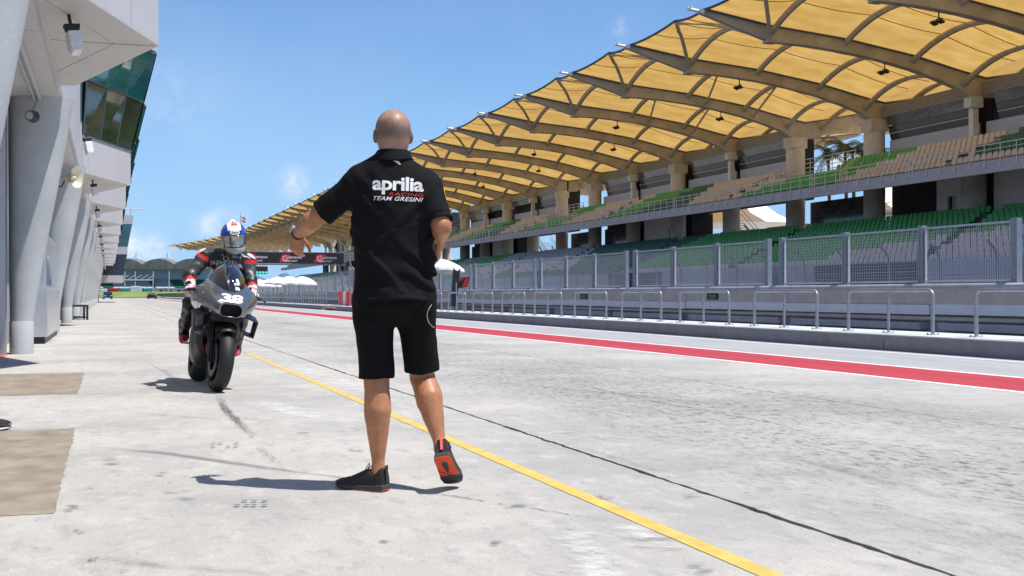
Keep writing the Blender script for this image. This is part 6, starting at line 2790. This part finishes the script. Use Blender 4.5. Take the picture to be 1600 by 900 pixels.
def suit_print(txt, x0, x1, y0, y1, m, arch=0.0, **kw):
    a, c = rj(x0, y1, 0), rj(x1, y0, 0)
    v, f = fit_text(txt, a[0], c[0], a[2], c[2], cuts=1, **kw)
    v = v.copy()
    mid, hw = (a[0] + c[0]) / 2, (c[0] - a[0]) / 2
    v[:, 1] += arch * (1 - ((v[:, 0] - mid) / hw) ** 2) - (v[:, 0] - mid) * .12
    b = MB()
    b.add(on_front(sbv, v), f)
    b.build('lettering', m, suit_o)


suit_print('aprilia', 329, 379, 408.5, 419, mat('grey_print', (.36, .36, .37), .5), .02, bold=.02)
suit_print('SHOEI', 363, 376, 399.5, 403.5, mat('grey_print', (.36, .36, .37), .5), 0, bold=.02)
b = MB()
for (cx, cy, w_, h_) in ((353, 403.5, 5, 4), ):
    n = 14
    ring = []
    for rr in (1.0, .7):
        for k in range(n):
            a = 2 * math.pi * k / n
            q = rj(cx + w_ * rr * math.cos(a), cy + h_ * rr * math.sin(a) * (1 if math.sin(a) > 0 else .7))
            ring.append((q[0], q[2]))
    b.add(on_front(sbv, ring), [(k, (k + 1) % n, n + (k + 1) % n, n + k) for k in range(n)])
b.build('badge', mat('grey_print', (.36, .36, .37), .5), suit_o)

# gloves closed on the grips, boots
for s, q in (('L', -1), ('R', 1)):
    w = K['wr' + s]

    def gl(P):
        d = hand_sdf(P, w, (q * .05, -.75, -.55), (0, -.45, -.8) if True else None, (-q, 0, 0), 1.0, .05, 1.12, .1)
        d = smin(d, rc(P, w + (K['el' + s] - w) * .35, w, .052, .044), .02)
        d = smin(d, ell(P, w + np.array([q * .01, -.075, -.025]), (.050, .045, .034)), .015)
        return d
    V, F = sdf_mesh(gl, w - .22, w + .22, .0045)
    fc = fcent(V, F)
    n1 = wave(fc, 60, 1.0 + q)
    to_obj('glove', V, F, ['glove_white', 'pink', 'suit'], rider, np.where(n1 > .30, 1, np.where(n1 < -.62, 2, 0)))
    an, toe = K['an' + s], K['toe' + s]

    def bt(P):
        d = chain(P, [an + [0, .02, .10], an + [0, .03, -.02], an + [0, .06, -.06]], [.058, .056, .05], .03)
        return smin(d, chain(P, [an + [0, .08, -.07], an * .4 + toe * .6 + [0, 0, -.02], toe], [.045, .046, .036], .03), .03)
    V, F = sdf_mesh(bt, np.minimum(an, toe) - .2, np.maximum(an, toe) + .22, .007)
    fc = fcent(V, F)
    to_obj('boot', V, F, ['suit', 'pink' if s == 'R' else 'suit_red'], rider, (np.linalg.norm(fc - toe, axis=1) < .085))

# helmet
hc = rj(365, 371, 0.0)
fdir = Vector((.10, -1, -.20)).normalized()
hr_ = fdir.cross(Vector((0, 0, 1))).normalized()
hu_ = hr_.cross(fdir)
roll = R(-4)
hr2 = hr_ * math.cos(roll) + hu_ * math.sin(roll)
hu2 = hu_ * math.cos(roll) - hr_ * math.sin(roll)
hel = link('helmet', None, rider)
hel.matrix_local = Matrix(((hr2.x, fdir.x, hu2.x, hc[0]), (hr2.y, fdir.y, hu2.y, hc[1]), (hr2.z, fdir.z, hu2.z, hc[2]), (0, 0, 0, 1)))


def shell(P):
    d = ell(P, (0, -.012, .022), (.131, .158, .142))
    c = ell(P, (0, .030, -.075), (.108, .132, .092))
    d = smin(d, c, .05)
    d = smin(d, ell(P, (0, .125, -.105), (.05, .045, .04)), .05)
    d = smin(d, rc(P, (0, -.06, .155), (0, -.14, .12), .02, .03), .05)       # rear spoiler
    d = np.maximum(d, -.165 - P[:, 2])
    d = smax(d, -ell(P, (0, -.01, -.19), (.085, .095, .08)), .01)
    eye = stack(P, 1, [(.02, 0, -.018, .115, .050), (.3, 0, -.018, .115, .050)], 3.0)
    return smax(d, -np.maximum(eye, .10 - P[:, 1] - np.abs(P[:, 0]) * .3), .006)


V, F = sdf_mesh(shell, (-.17, -.2, -.2), (.17, .2, .2), .005)
fc = fcent(V, F)
x, y, z = fc[:, 0], fc[:, 1], fc[:, 2]
mi = np.zeros(len(F), int)
mi[(np.abs(x) > .060) & (z > .035 + .25 * (np.abs(x) - .06)) & (z < .135)] = 1
mi[(np.abs(x) > .075) & (z < -.04) & (y < .03)] = 1
wp = (np.abs(x) < .068 - .12 * np.clip(.10 - z, 0, .1)) & (z > .088) & (y > -.10)
mi[wp] = 2
ang = np.arctan2(y - .03, x)
star = np.hypot(x, (y - .035) * .9) < .026 + .020 * np.cos(5 * ang + .8)
mi[wp & star & (z > .1)] = 3
mi[wp & (np.abs(x) < .026) & (y > .055) & (y < .085)] = 3
mi[(z < -.082) & (y > .02)] = 4
bg_ = to_obj('shell', V, F, ['hel_black', 'hel_blue', 'hel_white', 'hel_red', 'hel_grey'], hel, mi)
hbv = BVHTree.FromPolygons([Vector(v_) for v_ in V], F.tolist())


def vis(P):
    d = ell(P, (0, -.012, .022), (.1345, .162, .147))
    d = smin(d, ell(P, (0, .030, -.075), (.111, .134, .096)), .05)
    e = stack(P, 1, [(.0, 0, -.020, .142, .062), (.3, 0, -.020, .142, .062)], 4.0)
    d = smax(d, e, .006)
    d = np.maximum(d, -.015 - P[:, 1])
    return np.maximum(d, -(ell(P, (0, -.012, .0), (.122, .150, .150))))


V, F = sdf_mesh(vis, (-.17, -.03, -.12), (.17, .2, .09), .0045)
to_obj('visor', V, F, 'visor', hel)


def on_hel(v, off):
    out = []
    for (a, c) in v:
        hit = hbv.ray_cast(Vector((a, 1, c)), Vector((0, -1, 0)))
        out.append((a, (hit[0].y if hit[0] else 0) + off, c))
    return out


b = MB()
n = 20
ring = [(0, .072)] + [(.049 * math.cos(2 * math.pi * k / n) * (1.0 if abs(math.cos(2 * math.pi * k / n)) > .5 else 1.15), .072 + .021 * np.clip(math.sin(2 * math.pi * k / n) * 1.4, -1, 1)) for k in range(n)]
b.add(on_hel(ring, .004), [(0, k + 1, (k + 1) % n + 1) for k in range(n)])
b.build('brow_plate', 'hel_white', hel)
v, f = fit_text('SHOEI', -.035, .035, .063, .081, bold=.03, cuts=1)
v[:, 0] *= -1 if hr2.x > 0 and False else 1
b = MB()
b.add(on_hel([(-a if hr2.x < 0 else a, c) for a, c in v], .0065), f)
b.build('lettering', 'hel_black', hel)

# ================================================================== far vehicles
carp = mat('dark_car_paint', (.012, .03, .03), .25, coat=.6)
p = at(168, 460, 232.0)
t_ = thing('parked_car', 'small dark car parked on the lane beside the end of the pit building', 'car', (p.x, p.y, 0), R(4))
b = MB()
prof2 = [(-2.1, .28), (-2.05, .75), (-1.2, .90), (-.5, 1.42), (.9, 1.45), (1.7, .98), (2.1, .92), (2.12, .30)]
b.prism(prof2, lambda a, c, t: (t * (1 - .12 * max(0, c - .9)), a, c), -.86, .86)
bevel(b.build('body', carp, t_), .08)
b = MB()
b.add([(-.66, -1.18, .95), (.66, -1.18, .95), (.60, -.60, 1.37), (-.60, -.60, 1.37)], [(0, 1, 2, 3)])
b.build('windscreen', 'screen', t_)
for (x, y) in ((-.75, -1.35), (.75, -1.35), (-.75, 1.35), (.75, 1.35)):
    b = MB()
    b.lathe([(.0, -.1), (.31, -.1), (.31, .1), (0, .1)], 20, 0, Matrix.Translation((x, y, .31)) @ Matrix.Rotation(R(90), 4, 'Y'))
    b.build('wheel', 'tyre', t_)
for x in (-.62, .62):
    b = MB()
    b.box((x - .16, -2.11, .58), (x + .16, -2.07, .70))
    b.build('headlight', 'hel_white', t_)
# a second machine with its rider far off at the pit exit
p = at(243, 460, 232.0)
fb = copy_tree(bike, label='far off motorcycle standing across the lane by the trackside fence', category='motorcycle')
fb.location = (p.x, p.y, 0)
fb.rotation_euler = (0, 0, R(75))
rel = Matrix.Translation(bike.location).inverted() @ Matrix.Translation(rider.location)
fr_o = copy_tree(rider, label='far off rider sitting on the motorcycle beside the trackside fence', category='person')
rot = Matrix.Rotation(R(74), 4, 'Z')
off = rot @ (rider.location - bike.location)
fr_o.location = (p.x + off.x, p.y + off.y, 0)
fr_o.rotation_euler = (0, 0, rider.rotation_euler[2] + R(74))
# flag on the grandstand roof end
p = at(376, 356, 330.0)
t_ = thing('flag', 'small red and white flag on a pole above the far roof edge', 'flag', (p.x, p.y, 0))
b = MB()
b.tube([(0, 0, 0), (0, 0, p.z + 4.2)], .12, 6)
b.build('pole', 'steel_matte', t_)
for k in range(4):
    b = MB()
    z = p.z + 2.0 + k * .45
    b.loft([[(.12, 0, z), (.12, .03, z), (.12, .03, z + .43), (.12, 0, z + .43)], [(.6, .2, z - .35), (.6, .23, z - .35), (.6, .23, z + .08), (.6, .2, z + .08)], [(1.3, -.1, z - .6), (1.3, -.07, z - .6), (1.3, -.07, z - .17), (1.3, -.1, z - .17)]])
    b.build('stripe', 'red_plastic' if k % 2 == 0 else 'white', t_)
